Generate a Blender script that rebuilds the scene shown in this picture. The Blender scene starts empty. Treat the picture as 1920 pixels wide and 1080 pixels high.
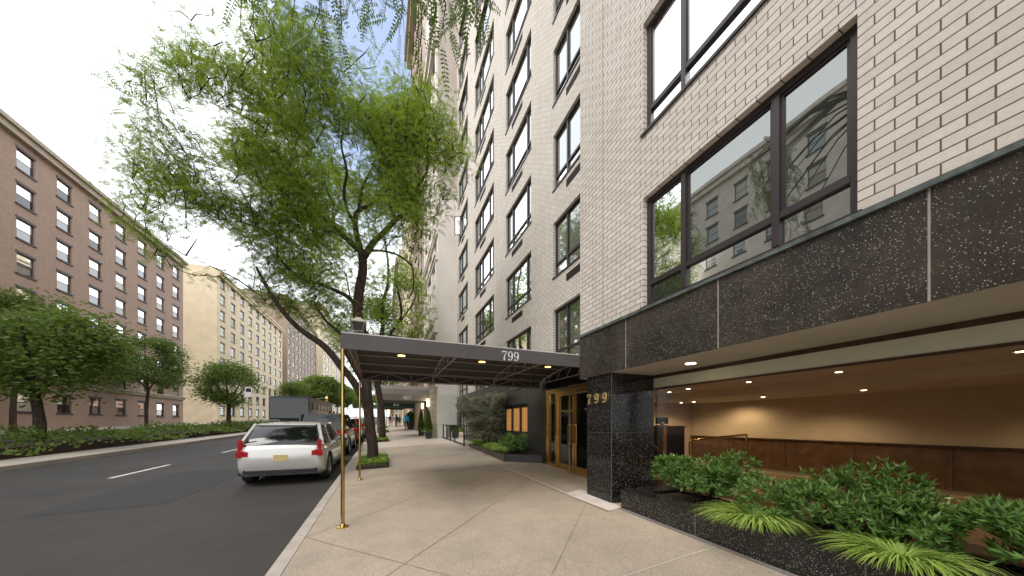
import bpy, bmesh, math, random
import numpy as np
from mathutils import Vector, Matrix
R = math.radians
random.seed(7); RNG = np.random.default_rng(11)
S = bpy.context.scene
C = S.collection

# ------------------------------------------------------------------ camera, sky, sun, exposure
cd = bpy.data.cameras.new('camera'); cam = bpy.data.objects.new('camera', cd); C.objects.link(cam)
cd.sensor_width = 36; cd.lens = 590/1920*36; cd.shift_y = 253/1920
cd.clip_start = 0.05; cd.clip_end = 3000
cam.location = (0, 0, 1.556); cam.rotation_euler = (R(90), 0, -math.atan(242/590))
S.camera = cam
SUN_EL, SUN_AZ = 47, 250      # degrees; azimuth clockwise from +Y
W = bpy.data.worlds.new('World'); S.world = W; W.use_nodes = True
wn = W.node_tree; bg = wn.nodes['Background']
sky = wn.nodes.new('ShaderNodeTexSky'); sky.sky_type = 'NISHITA'; sky.sun_disc = False
sky.sun_elevation = R(SUN_EL); sky.sun_rotation = R(SUN_AZ); sky.air_density = 1.0; sky.dust_density = 3.0; sky.ozone_density = 1.0
# thin bright cloud over the lower sky
tc = wn.nodes.new('ShaderNodeTexCoord')
nz = wn.nodes.new('ShaderNodeTexNoise'); nz.inputs['Scale'].default_value = 3.0; nz.inputs['Detail'].default_value = 7
wn.links.new(tc.outputs['Generated'], nz.inputs['Vector'])
dp = wn.nodes.new('ShaderNodeVectorMath'); dp.operation = 'DOT_PRODUCT'; wn.links.new(tc.outputs['Generated'], dp.inputs[0]); dp.inputs[1].default_value = Vector((-.06, .60, .80)).normalized()
ma = wn.nodes.new('ShaderNodeMath'); ma.operation = 'MULTIPLY_ADD'; ma.inputs[1].default_value = -0.10; wn.links.new(nz.outputs['Fac'], ma.inputs[0]); wn.links.new(dp.outputs['Value'], ma.inputs[2])
mr = wn.nodes.new('ShaderNodeMapRange'); mr.inputs['From Min'].default_value = 0.82; mr.inputs['From Max'].default_value = 0.90
mr.inputs['To Min'].default_value = 1.0; mr.inputs['To Max'].default_value = 0.12; mr.interpolation_type = 'SMOOTHSTEP'
sx = wn.nodes.new('ShaderNodeSeparateXYZ'); wn.links.new(tc.outputs['Generated'], sx.inputs[0])
xa = wn.nodes.new('ShaderNodeMath'); xa.operation = 'MULTIPLY_ADD'; xa.inputs[1].default_value = 1.3; xa.inputs[2].default_value = .17; wn.links.new(sx.outputs['X'], xa.inputs[0])
xm = wn.nodes.new('ShaderNodeMath'); xm.operation = 'MINIMUM'; xm.inputs[1].default_value = 0; wn.links.new(xa.outputs[0], xm.inputs[0])
xs = wn.nodes.new('ShaderNodeMath'); xs.operation = 'ADD'; wn.links.new(ma.outputs[0], xs.inputs[0]); wn.links.new(xm.outputs[0], xs.inputs[1])
wn.links.new(xs.outputs[0], mr.inputs['Value'])
mx = wn.nodes.new('ShaderNodeMixRGB'); wn.links.new(mr.outputs[0], mx.inputs['Fac']); wn.links.new(sky.outputs[0], mx.inputs['Color1'])
mx.inputs['Color2'].default_value = (5.9, 6.1, 6.35, 1)
wn.links.new(mx.outputs[0], bg.inputs['Color']); bg.inputs['Strength'].default_value = 0.11
sd = bpy.data.lights.new('sun', 'SUN'); sun = bpy.data.objects.new('sun', sd); C.objects.link(sun)
sd.energy = 1.3; sd.angle = R(45); sd.color = (1, .95, .88)
az, el = R(SUN_AZ), R(SUN_EL)
sun.rotation_euler = Vector((math.sin(az)*math.cos(el), math.cos(az)*math.cos(el), math.sin(el))).to_track_quat('Z', 'Y').to_euler()
S.render.engine = 'CYCLES'
S.view_settings.view_transform = 'Standard'; S.view_settings.look = 'None'; S.view_settings.gamma = 1
S.view_settings.exposure = 1.6

# ------------------------------------------------------------------ pixel -> place helpers (photo is 1920 wide)
def ray(px): a = (px-960)/590; return .9252*a+.3795, .9252-.3795*a
def onY(px, py, Y): xc, yc = ray(px); t = Y/yc; return Vector((xc*t, Y, 1.556+(793-py)/590*t))
def onX(px, py, X): xc, yc = ray(px); t = X/xc; return Vector((X, yc*t, 1.556+(793-py)/590*t))
def onG(px, py): xc, yc = ray(px); t = 1.556/((py-793)/590+.045*xc+.0204*yc); return (xc*t, yc*t)
G = .0204
def gz(x, y):
    if x < -1.09: return -.19 + G*y
    return .045*min(x, 3.45) + G*y

# ------------------------------------------------------------------ materials
MAT = {}
class N:
    def __init__(s, name):
        s.m = bpy.data.materials.new(name); s.m.use_nodes = True; s.t = s.m.node_tree; s.p = s.t.nodes['Principled BSDF']; MAT[name] = s.m
    def n(s, kind, **kw):
        x = s.t.nodes.new('ShaderNode'+kind)
        for k, v in kw.items():
            k2 = k.replace('_', ' ')
            if k2.title() in x.inputs: x.inputs[k2.title()].default_value = v
            elif k2 in x.inputs: x.inputs[k2].default_value = v
            else: setattr(x, k, v)
        return x
    def l(s, a, b): s.t.links.new(a, b)
    def set(s, col=None, rough=None, metal=None, spec=None, **kw):
        if col is not None: s.p.inputs['Base Color'].default_value = (*col, 1)
        if rough is not None: s.p.inputs['Roughness'].default_value = rough
        if metal is not None: s.p.inputs['Metallic'].default_value = metal
        if spec is not None: s.p.inputs['Specular IOR Level'].default_value = spec
        return s
    def coord(s, kind='Object', scale=None):
        t = s.n('TexCoord')
        if scale is None: return t.outputs[kind]
        mp = s.n('Mapping'); mp.inputs['Scale'].default_value = scale; s.l(t.outputs[kind], mp.inputs[0]); return mp.outputs[0]
    def ramp(s, src, stops):
        r = s.n('ValToRGB'); cr = r.color_ramp
        while len(cr.elements) < len(stops): cr.elements.new(.5)
        for e, (p, c) in zip(cr.elements, stops):
            e.position = p; e.color = (*c, 1) if len(c) == 3 else c
        s.l(src, r.inputs[0]); return r.outputs['Color']
    def mix(s, fac, a, b, mode='MIX'):
        m = s.n('MixRGB'); m.blend_type = mode
        for i, v in (('Fac', fac), ('Color1', a), ('Color2', b)):
            if hasattr(v, 'is_linked'): s.l(v, m.inputs[i])
            elif isinstance(v, (int, float)): m.inputs[i].default_value = v
            else: m.inputs[i].default_value = (*v, 1)
        return m.outputs[0]
    def noise(s, vec, scale, detail=4, rough=.55):
        x = s.n('TexNoise'); x.inputs['Scale'].default_value = scale; x.inputs['Detail'].default_value = detail; x.inputs['Roughness'].default_value = rough
        s.l(vec, x.inputs['Vector']); return x.outputs['Fac']
    def bump(s, h, strength=.3, dist=.01):
        b = s.n('Bump'); b.inputs['Strength'].default_value = strength; b.inputs['Distance'].default_value = dist
        s.l(h, b.inputs['Height']); s.l(b.outputs[0], s.p.inputs['Normal'])
    def col(s, c): s.l(c, s.p.inputs['Base Color'])

def simple(name, col, rough=.6, metal=0, spec=.5, var=.12, vs=3.0, bump=0, bs=60):
    m = N(name).set(col, rough, metal, spec)
    if var:
        c = m.coord(); f = m.noise(c, vs, 6)
        m.col(m.ramp(f, [(.3, tuple(v*(1-var) for v in col)), (.7, tuple(min(1, v*(1+var)) for v in col))]))
        if bump: m.bump(m.noise(c, bs, 3), bump, .01)
    return m.m

def brick_mat(name, axis, c1, c2, mortar, w=.203, h=.08, ms=.005, bump=.6):
    m = N(name).set(rough=.62, spec=.35)
    c = m.coord(); s_ = m.n('SeparateXYZ'); m.l(c, s_.inputs[0]); cb = m.n('CombineXYZ')
    m.l(s_.outputs['Y' if axis == 'X' else 'X'], cb.inputs[0]); m.l(s_.outputs['Z'], cb.inputs[1])
    b = m.n('TexBrick'); m.l(cb.outputs[0], b.inputs['Vector']); b.inputs['Scale'].default_value = 1
    b.inputs['Brick Width'].default_value = w; b.inputs['Row Height'].default_value = h; b.inputs['Mortar Size'].default_value = ms
    b.inputs['Mortar Smooth'].default_value = .15; b.inputs['Bias'].default_value = 0
    b.inputs['Color1'].default_value = (*c1, 1); b.inputs['Color2'].default_value = (*c2, 1); b.inputs['Mortar'].default_value = (*mortar, 1)
    f = m.noise(c, .45, 7, .6); g = m.noise(c, 40, 3)
    col = m.mix(.5, b.outputs['Color'], m.ramp(f, [(.3, (.88, .86, .84)), (.6, (1, 1, 1))]), 'MULTIPLY')
    col = m.mix(.5, col, m.ramp(g, [(.35, (.86, .86, .86)), (.62, (1, 1, 1))]), 'MULTIPLY')
    # vertical rain streaks
    mp = m.n('Mapping'); mp.inputs['Scale'].default_value = (2.2, 2.2, .12); m.l(c, mp.inputs[0])
    st = m.noise(mp.outputs[0], 2.0, 5, .6)
    col = m.mix(.35, col, m.ramp(st, [(.34, (.82, .79, .74)), (.5, (1, 1, 1))]), 'MULTIPLY')
    m.col(col)
    inv = m.n('Math'); inv.operation = 'SUBTRACT'; inv.inputs[0].default_value = 1; m.l(b.outputs['Fac'], inv.inputs[1])
    m.bump(inv.outputs[0], bump, .012)
    return m.m

def granite_mat(name, base, fleck, haze=0.0, rough=.1, hazecol=(.1, .08, .065)):
    m = N(name).set(base, rough, 0, .5)
    c = m.coord()
    v = m.n('TexVoronoi'); v.inputs['Scale'].default_value = 115; m.l(c, v.inputs['Vector'])
    w = m.n('SeparateColor'); m.l(v.outputs['Color'], w.inputs[0])
    a = m.n('Math'); a.operation = 'GREATER_THAN'; a.inputs[1].default_value = 1-fleck; m.l(w.outputs[0], a.inputs[0])
    d = m.n('Math'); d.operation = 'LESS_THAN'; m.l(v.outputs['Distance'], d.inputs[0])
    dd = m.n('Math'); dd.operation = 'MULTIPLY'; dd.inputs[1].default_value = .42; m.l(w.outputs[1], dd.inputs[0]); m.l(dd.outputs[0], d.inputs[1])
    k = m.n('Math'); k.operation = 'MULTIPLY'; m.l(a.outputs[0], k.inputs[0]); m.l(d.outputs[0], k.inputs[1])
    fn = m.noise(c, 130, 4)
    body = m.ramp(fn, [(.35, tuple(x*.45 for x in base)), (.7, tuple(x*1.9 for x in base))])
    if haze:
        hz = m.noise(c, 1.8, 6, .65)
        body = m.mix(m.ramp(hz, [(.35, (0, 0, 0)), (.75, (haze, haze, haze))]), body, hazecol)
    fc = m.ramp(w.outputs[2], [(0, (.30, .34, .38)), (.6, (.45, .45, .42)), (1, (.32, .24, .12))])
    m.col(m.mix(k.outputs[0], body, fc))
    r2 = m.noise(c, 5, 5); rr = m.n('MapRange'); rr.inputs['To Min'].default_value = rough*.6; rr.inputs['To Max'].default_value = rough*1.8
    m.l(r2, rr.inputs[0]); m.l(rr.outputs[0], m.p.inputs['Roughness'])
    return m.m

def glass_mat(name, body, refl=.3, tint=(1, 1, 1), see=0.0, wob=.0, top=1.0):
    m = N(name).set(body, .4, spec=0)
    c = m.coord()
    gl = m.n('BsdfGlossy'); gl.inputs['Roughness'].default_value = 0.0; gl.inputs['Color'].default_value = (*tint, 1)
    if wob:
        b = m.n('Bump'); b.inputs['Strength'].default_value = wob; b.inputs['Distance'].default_value = .02
        m.l(m.noise(c, 1.6, 2), b.inputs['Height']); m.l(b.outputs[0], gl.inputs['Normal'])
    fr = m.n('Fresnel'); fr.inputs['IOR'].default_value = 1.5
    ad = m.n('MapRange'); ad.inputs['From Min'].default_value = .04; ad.inputs['To Min'].default_value = refl; ad.inputs['To Max'].default_value = top; m.l(fr.outputs[0], ad.inputs[0])
    mxs = m.n('MixShader'); m.l(ad.outputs[0], mxs.inputs[0])
    base = m.p.outputs[0]
    if see:
        tr = m.n('BsdfTransparent'); m2 = m.n('MixShader'); m2.inputs[0].default_value = see; m.l(base, m2.inputs[1]); m.l(tr.outputs[0], m2.inputs[2]); base = m2.outputs[0]
    m.l(base, mxs.inputs[1]); m.l(gl.outputs[0], mxs.inputs[2])
    m.l(mxs.outputs[0], m.t.nodes['Material Output'].inputs['Surface'])
    return m.m

def leaf_mat(name, dark, light, trans=.35, rough=.5):
    m = N(name).set(rough=rough, spec=.3)
    g = m.n('NewGeometry'); c = m.coord(); f = m.noise(c, .9, 4)
    mm = m.n('Math'); mm.operation = 'MULTIPLY_ADD'; mm.inputs[1].default_value = .45; m.l(g.outputs['Random Per Island'], mm.inputs[0])
    m3 = m.n('Math'); m3.operation = 'MULTIPLY'; m3.inputs[1].default_value = .62; m.l(f, m3.inputs[0]); m.l(m3.outputs[0], mm.inputs[2])
    col = m.ramp(mm.outputs[0], [(.15, dark), (.78, light)]); m.col(col)
    tr = m.n('BsdfTranslucent'); br = m.mix(.5, col, (.30, .42, .03)); m.l(br, tr.inputs['Color'])
    ms = m.n('MixShader'); ms.inputs[0].default_value = trans; m.l(m.p.outputs[0], ms.inputs[1]); m.l(tr.outputs[0], ms.inputs[2])
    m.l(ms.outputs[0], m.t.nodes['Material Output'].inputs['Surface'])
    return m.m

def emit_mat(name, col, st):
    m = N(name).set(col, .5); m.p.inputs['Emission Color'].default_value = (*col, 1); m.p.inputs['Emission Strength'].default_value = st; return m.m

CR1, CR2, MO = (.71, .655, .60), (.62, .565, .51), (.13, .085, .052)
brickX = brick_mat('cream_brick_street', 'X', CR1, CR2, MO)
brickY = brick_mat('cream_brick_side', 'Y', CR1, CR2, MO)
granite = granite_mat('black_granite', (.012, .011, .011), .30, .0, .09)
granite_worn = granite_mat('weathered_granite', (.022, .018, .016), .22, .55, .22)
granite_dark = granite_mat('dark_granite', (.030, .027, .026), .10, .45, .28, (.085, .075, .068))
ledge_m = simple('green_marble', (.10, .12, .115), .3, var=.5, vs=9)
bronze = simple('dark_bronze', (.045, .036, .038), .42, .3, var=.15)
glass_a = glass_mat('window_glass', (.06, .07, .06), .40, (.98, 1, .99), wob=.035)
glass_b = glass_mat('window_glass_curtained', (.16, .17, .15), .30, (.97, 1, .98), wob=.03)
glass_low = glass_mat('low_window_glass', (.035, .042, .034), .24, (.97, 1, .97), wob=.03)
glass_grey = glass_mat('grey_blind_glass', (.17, .20, .20), .12, (.9, 1, 1), wob=.03)
glass_door = glass_mat('door_glass', (.006, .006, .007), .008, top=.12)
glass_car = glass_mat('car_glass', (.008, .009, .009), .05, top=.8)
brass = simple('polished_brass', (.62, .42, .14), .16, 1, var=.12, vs=5)
brass_door = simple('satin_brass', (.60, .38, .13), .24, 1, var=.16, vs=7)
brass_pole = simple('pole_brass', (.50, .36, .13), .14, 1, var=.2, vs=4)
gold = N('gold_letters').set((.80, .58, .24), .35, .6).m
black_metal = simple('black_iron', (.012, .012, .013), .45, .2, var=.1)
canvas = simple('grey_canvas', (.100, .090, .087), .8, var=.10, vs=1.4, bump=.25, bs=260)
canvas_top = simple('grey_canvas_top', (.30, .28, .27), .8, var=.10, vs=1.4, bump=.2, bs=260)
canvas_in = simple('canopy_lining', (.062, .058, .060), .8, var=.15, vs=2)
pipe = simple('canopy_pipe', (.48, .40, .35), .55, .1, var=.12)
white_paint = simple('white_letter', (.80, .79, .76), .6, var=0)
soffit_m = simple('plaster_soffit', (.47, .41, .355), .8, var=.08, vs=2, bump=.2, bs=40)
offwhite = simple('offwhite_header', (.55, .54, .42), .6, var=.05)
wood_trim = simple('brown_trim', (.055, .025, .012), .35, var=.3, vs=12)
lobby_wall = simple('lobby_wallpaper', (.44, .34, .22), .75, var=.05, bump=.3, bs=150)
lobby_band = simple('lobby_band', (.60, .48, .34), .7, var=.04)
lobby_floor = simple('lobby_floor', (.20, .13, .075), .25, var=.25, vs=3)
desk_black = N('black_lacquer').set((.004, .004, .005), .12).m
lamp_on = emit_mat('lamp_glow', (1, .80, .48), 6)
lamp_yel = emit_mat('canopy_lamp_glow', (1, .66, .16), 2.2)
lamp_house = simple('lamp_housing', (.55, .36, .10), .4, .5, var=.05)
sconce_glow = emit_mat('sconce_glow', (1, .82, .45), 6)
white_globe = simple('white_globe', (.7, .68, .62), .3, var=0)
flank_m = simple('painted_flank', (.66, .60, .55), .75, var=.07, vs=.8, bump=.9, bs=14)
flank_lo = simple('painted_flank_grey', (.56, .55, .49), .75, var=.06, vs=.8, bump=.8, bs=14)
lime = simple('limestone', (.68, .62, .56), .75, var=.12, vs=1.1, bump=.3, bs=20)
lime_d = simple('limestone_tan', (.40, .345, .27), .8, var=.16, vs=1.3, bump=.3, bs=20)
redbrick = brick_mat('red_brick', 'X', (.40, .27, .20), (.31, .20, .15), (.34, .29, .24), .203, .068, .006, .3)
tanbrickX = brick_mat('tan_brick', 'X', (.36, .26, .175), (.29, .205, .14), (.24, .20, .16), .203, .075, .006, .3)
tanbrickY = brick_mat('pinkish_brick_flank', 'Y', (.52, .45, .40), (.46, .38, .33), (.50, .47, .44), .203, .08, .01, .3)
creamstone = simple('cream_render', (.62, .52, .36), .8, var=.1, vs=.6)
rail_m = simple('railing_paint', (.010, .010, .011), .35, var=.1)
soil = simple('soil', (.035, .022, .014), .95, var=.4, vs=20, bump=.8, bs=50)
bark = N('locust_bark').set(rough=.9, spec=.2)
_c = bark.coord(scale=(9, 9, 1.6)); _f = bark.noise(_c, 2.2, 8, .7)
bark.col(bark.ramp(_f, [(.3, (.022, .016, .012)), (.55, (.075, .056, .042)), (.75, (.13, .10, .078))])); bark.bump(_f, 1.0, .05); bark = bark.m
twigm = simple('twig_bark', (.018, .013, .010), .9, var=.3)
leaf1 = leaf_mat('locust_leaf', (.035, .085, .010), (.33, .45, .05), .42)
leaf0 = leaf_mat('near_locust_leaf', (.03, .075, .010), (.14, .24, .03), .25)  # darker copy of the locust leaf, backlit silhouette put into the colour
leaf_far = leaf_mat('far_leaf', (.05, .09, .02), (.15, .22, .05), .35)
leaf_shrub = leaf_mat('shrub_leaf', (.03, .08, .015), (.17, .31, .075), .2, .35)
leaf_grass = leaf_mat('grass_blade', (.16, .28, .03), (.48, .62, .15), .35)
leaf_maple = leaf_mat('maple_leaf', (.06, .125, .035), (.60, .54, .47), .3, .4)  # pale end puts pinkish white highlights into the leaf colour
leaf_bed = leaf_mat('bed_leaf', (.06, .15, .02), (.35, .50, .06), .3)
leaf_top = leaf_mat('conifer_leaf', (.035, .075, .008), (.12, .20, .03), .15)

def sidewalk_mat(name, base, spk, blotch):
    m = N(name).set(rough=.78, spec=.3); c = m.coord()
    a = m.noise(c, 85, 4, .8); b = m.noise(c, .55, 6, .6); d = m.noise(c, 3.2, 6, .6)
    col = m.ramp(a, [(.30, tuple(x*(1-spk) for x in base)), (.47, base), (.60, base), (.75, tuple(min(1, x*(1+spk*.8)) for x in base))])
    v = m.n('TexVoronoi'); v.inputs['Scale'].default_value = 150; m.l(c, v.inputs['Vector']); w = m.n('SeparateColor'); m.l(v.outputs['Color'], w.inputs[0])
    g = m.n('Math'); g.operation = 'GREATER_THAN'; g.inputs[1].default_value = .86; m.l(w.outputs[0], g.inputs[0])
    k = m.n('Math'); k.operation = 'MULTIPLY'; k.inputs[1].default_value = spk*.8; m.l(g.outputs[0], k.inputs[0])
    col = m.mix(k.outputs[0], col, (.10, .07, .05))
    col = m.mix(.9, col, m.ramp(b, [(.32, (1-blotch, 1-blotch, 1-blotch*.95)), (.6, (1.06, 1.03, 1.0))]), 'MULTIPLY')
    col = m.mix(.7, col, m.ramp(d, [(.3, (.86, .85, .84)), (.6, (1.03, 1.02, 1.0))]), 'MULTIPLY')
    v2 = m.n('TexVoronoi'); v2.inputs['Scale'].default_value = 2.6; m.l(c, v2.inputs['Vector']); g2 = m.n('Math'); g2.operation = 'LESS_THAN'; g2.inputs[1].default_value = .035; m.l(v2.outputs['Distance'], g2.inputs[0])
    k2 = m.n('Math'); k2.operation = 'MULTIPLY'; k2.inputs[1].default_value = .35; m.l(g2.outputs[0], k2.inputs[0]); col = m.mix(k2.outputs[0], col, (.09, .075, .06))
    m.col(col); m.bump(a, .35, .004); return m.m
pave = sidewalk_mat('exposed_aggregate', (.450, .382, .305), .62, .20)
pave2 = sidewalk_mat('pale_concrete', (.50, .445, .385), .10, .10)
pave3 = sidewalk_mat('grey_concrete', (.43, .385, .335), .12, .14)
asphalt = sidewalk_mat('asphalt', (.050, .047, .046), .55, .25)
kerb_m = simple('granite_kerb', (.42, .37, .32), .7, var=.15, vs=4, bump=.3, bs=90)
joint_m = simple('joint_dark', (.25, .195, .145), .9, var=.3, vs=10)
joint_l = simple('joint_grout', (.50, .44, .38), .9, var=.15, vs=10)
patch_m = simple('fresh_cement', (.62, .55, .49), .85, var=.16, vs=5, bump=.2, bs=60)
line_m = simple('road_paint', (.62, .60, .55), .7, var=.15, vs=8)

# ------------------------------------------------------------------ mesh helpers
class MB:
    def __init__(s): s.v = []; s.f = []; s.mi = []; s.cur = 0
    def add(s, vs, fs):
        o = len(s.v); s.v += [tuple(x) for x in vs]; s.f += [tuple(i+o for i in f) for f in fs]; s.mi += [s.cur]*len(fs); return s
    def box(s, x0, x1, y0, y1, z0, z1):
        return s.add([(x0,y0,z0),(x1,y0,z0),(x1,y1,z0),(x0,y1,z0),(x0,y0,z1),(x1,y0,z1),(x1,y1,z1),(x0,y1,z1)],
                     [(0,3,2,1),(4,5,6,7),(0,1,5,4),(1,2,6,5),(2,3,7,6),(3,0,4,7)])
    def quad(s, a, b, c, d): return s.add([a, b, c, d], [(0, 1, 2, 3)])
    def tube(s, pts, r, n=8, cap=True):
        pts = [Vector(p) for p in pts]; rs = r if hasattr(r, '__len__') else [r]*len(pts)
        vs = []; up = None
        for i, p in enumerate(pts):
            d = (pts[min(i+1, len(pts)-1)]-pts[max(i-1, 0)])
            if d.length < 1e-9: d = Vector((0, 0, 1))
            d.normalize()
            if up is None: up = d.orthogonal().normalized()
            else:
                up = up-d*up.dot(d)
                up = up.normalized() if up.length > 1e-6 else d.orthogonal().normalized()
            w = d.cross(up)
            for k in range(n):
                a = 2*math.pi*k/n; vs.append(p+(up*math.cos(a)+w*math.sin(a))*rs[i])
        fs = []
        for i in range(len(pts)-1):
            for k in range(n): fs.append((i*n+k, i*n+(k+1) % n, (i+1)*n+(k+1) % n, (i+1)*n+k))
        if cap: fs += [tuple(range(n-1, -1, -1)), tuple((len(pts)-1)*n+k for k in range(n))]
        return s.add(vs, fs)
    def lathe(s, prof, c=(0, 0, 0), n=20):
        vs = [(c[0]+r*math.cos(2*math.pi*k/n), c[1]+r*math.sin(2*math.pi*k/n), c[2]+z) for r, z in prof for k in range(n)]
        fs = [(i*n+k, i*n+(k+1) % n, (i+1)*n+(k+1) % n, (i+1)*n+k) for i in range(len(prof)-1) for k in range(n)]
        fs += [tuple(range(n-1, -1, -1)), tuple((len(prof)-1)*n+k for k in range(n))]
        return s.add(vs, fs)
    def prism(s, poly, z0, z1):      # poly in xy; z0/z1 numbers or functions
        f0 = z0 if callable(z0) else (lambda x, y: z0); f1 = z1 if callable(z1) else (lambda x, y: z1)
        n = len(poly)
        vs = [(x, y, f0(x, y)) for x, y in poly]+[(x, y, f1(x, y)) for x, y in poly]
        return s.add(vs, [tuple(range(n-1, -1, -1)), tuple(range(n, 2*n))]+[(i, (i+1) % n, n+(i+1) % n, n+i) for i in range(n)])
    def build(s, name, mats, parent=None, org=None, smooth=False, bevel=0):
        me = bpy.data.meshes.new(name)
        o = Vector(org) if org is not None else (root_of(parent).get('_o') and Vector(root_of(parent)['_o']) or Vector()) if parent else Vector()
        me.from_pydata([tuple(Vector(p)-o) for p in s.v], [], s.f)
        mats = mats if isinstance(mats, (list, tuple)) else [mats]
        for m in mats: me.materials.append(m)
        if len(mats) > 1: me.polygons.foreach_set('material_index', s.mi)
        me.polygons.foreach_set('use_smooth', [smooth]*len(me.polygons))
        bm = bmesh.new(); bm.from_mesh(me); bmesh.ops.recalc_face_normals(bm, faces=bm.faces)
        if bevel: bmesh.ops.bevel(bm, geom=bm.edges[:], offset=bevel, segments=2, affect='EDGES', clamp_overlap=True)
        bm.to_mesh(me); bm.free()
        if smooth:
            try: me.set_sharp_from_angle(angle=R(40))
            except Exception: pass
        ob = bpy.data.objects.new(name, me); C.objects.link(ob)
        if parent: ob.parent = parent
        elif org is not None: ob.location = o
        return ob
def root_of(o):
    while o.parent: o = o.parent
    return o
def tag(o, label=None, cat=None, group=None, kind=None):
    for k, v in (('label', label), ('category', cat), ('group', group), ('kind', kind)):
        if v: o[k] = v
    return o
ROOTS = []
def thing(name, label, cat, loc=(0, 0, 0), group=None, rz=0):
    """Empty at the base; parts are given in world coordinates when _o is set (static things)."""
    o = bpy.data.objects.new(name, None); C.objects.link(o); o.location = loc; o.rotation_euler.z = rz; o.empty_display_size = .2
    tag(o, label, cat, group); o['_o'] = list(loc); ROOTS.append(o); return o
def local(name, label, cat, group=None):      # built round the origin, moved afterwards
    return thing(name, label, cat, (0, 0, 0), group)
def dup(o, parent=None, loc=None, rz=None, label=None):
    c = o.copy(); C.objects.link(c); c.parent = parent
    if '_o' in c: ROOTS.append(c)
    if loc is not None: c.location = loc
    if rz is not None: c.rotation_euler.z = rz
    if label: c['label'] = label
    for ch in o.children: dup(ch, c)
    return c
def struct(name, mb, m): return tag(mb.build(name, m), kind='structure')
def fast(name, V, F, m, parent=None, org=(0, 0, 0)):     # numpy quads
    me = bpy.data.meshes.new(name); V = (np.asarray(V, dtype=np.float32)-np.asarray(org, dtype=np.float32)); F = np.asarray(F, dtype=np.int32)
    k = F.shape[1]
    me.vertices.add(len(V)); me.vertices.foreach_set('co', V.ravel())
    me.loops.add(F.size); me.loops.foreach_set('vertex_index', F.ravel())
    me.polygons.add(len(F)); me.polygons.foreach_set('loop_start', np.arange(0, F.size, k, dtype=np.int32))
    me.update(calc_edges=True); me.validate(); me.materials.append(m)
    ob = bpy.data.objects.new(name, me); C.objects.link(ob)
    if parent: ob.parent = parent
    return ob
def bake(ob):
    dg = bpy.context.evaluated_depsgraph_get(); ev = ob.evaluated_get(dg); me = bpy.data.meshes.new_from_object(ev)
    ob.modifiers.clear(); ob.data = me; return ob

# ------------------------------------------------------------------ ground, road, pavement
mb = MB()
mb.add([(-400, -200, -200*G-.25), (400, -200, -200*G-.25), (400, 900, 900*G-.25), (-400, 900, 900*G-.25)], [(0, 1, 2, 3)]); struct('ground', mb, asphalt)
def sheet(x0, x1, y0, y1, zf, dz=0, ny=1, t=.05):
    m_ = MB(); m_.prism([(x0, y0), (x1, y0), (x1, y1), (x0, y1)], lambda x, y: zf(x, y)+dz-t, lambda x, y: zf(x, y)+dz); return m_
zw = lambda x, y: .045*x+G*y
zr = lambda x, y: -.19+G*y
struct('road', sheet(-10.5, -1.09, -60, 500, zr), asphalt)
struct('far_road', sheet(-27, -16.5, -60, 500, zr), asphalt)
struct('sidewalk', sheet(-.94, 3.45, -25, 16.7, zw, t=.3), pave)
struct('apron_pavement', sheet(3.45, 4.75, -25, 16.7, lambda x, y: .155+G*y, t=.3), pave)
struct('pale_sidewalk', sheet(-.94, 3.45, 16.7, 22, zw, t=.3), pave2)
struct('pale_apron', sheet(3.45, 4.75, 16.7, 22, lambda x, y: .155+G*y, t=.3), pave2)
struct('grey_sidewalk', sheet(-.94, 3.3, 22, 500, zw, t=.3), pave3)
mb = MB()
y = -24.0
while y < 120:
    L = 2.2+random.random()*1.4
    mb.prism([(-1.09, y), (-.945, y), (-.945, y+L-.012), (-1.09, y+L-.012)], lambda x, yy: zw(x, yy)-.35, lambda x, yy: zw(x, yy)+.004); y += L
struct('kerb', mb, kerb_m)
struct('median', sheet(-16.5, -10.5, -60, 500, zr, dz=.15, t=.3), pave3)
struct('far_sidewalk', sheet(-32, -27, -60, 500, zr, dz=.15, t=.3), pave3)
mb = MB()
for k in range(60):
    y = -40+k*6.5; mb.quad((-6.9, y, zr(0, y)+.004), (-6.78, y, zr(0, y)+.004), (-6.78, y+2.6, zr(0, y+2.6)+.004), (-6.9, y+2.6, zr(0, y+2.6)+.004))
struct('lane_marking', mb, line_m)
mb = MB(); mb.add([(-4.6+.38*math.cos(k*math.pi/12), 5.2+.38*math.sin(k*math.pi/12), zr(0, 5.2+.38*math.sin(k*math.pi/12))+.004) for k in range(24)], [tuple(range(24))]); struct('manhole_cover', mb, simple('cast_iron', (.03, .026, .024), .5, .6, var=.3, vs=30, bump=.8, bs=70))
mb = MB(); mb.add([(x, y, zr(0, y)+.004) for x, y in ((-5.6, 8), (-3.9, 8.2), (-3.8, 13.0), (-5.7, 12.6))], [(0, 1, 2, 3)]); struct('asphalt_patch', mb, simple('newer_asphalt', (.033, .032, .032), .9, var=.25, vs=30))
def strip(pts, w, m_, nm, dz=.004):
    mb = MB(); P = [onG(*p) for p in pts]
    for a, b in zip(P, P[1:]):
        d = Vector((b[0]-a[0], b[1]-a[1])).normalized(); n = Vector((-d.y, d.x))*w/2
        q = [(a[0]-n.x, a[1]-n.y), (b[0]-n.x, b[1]-n.y), (b[0]+n.x, b[1]+n.y), (a[0]+n.x, a[1]+n.y)]
        mb.add([(x, yy, zw(x, yy)+dz) for x, yy in q], [(0, 1, 2, 3)])
    return struct(nm, mb, m_)
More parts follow.
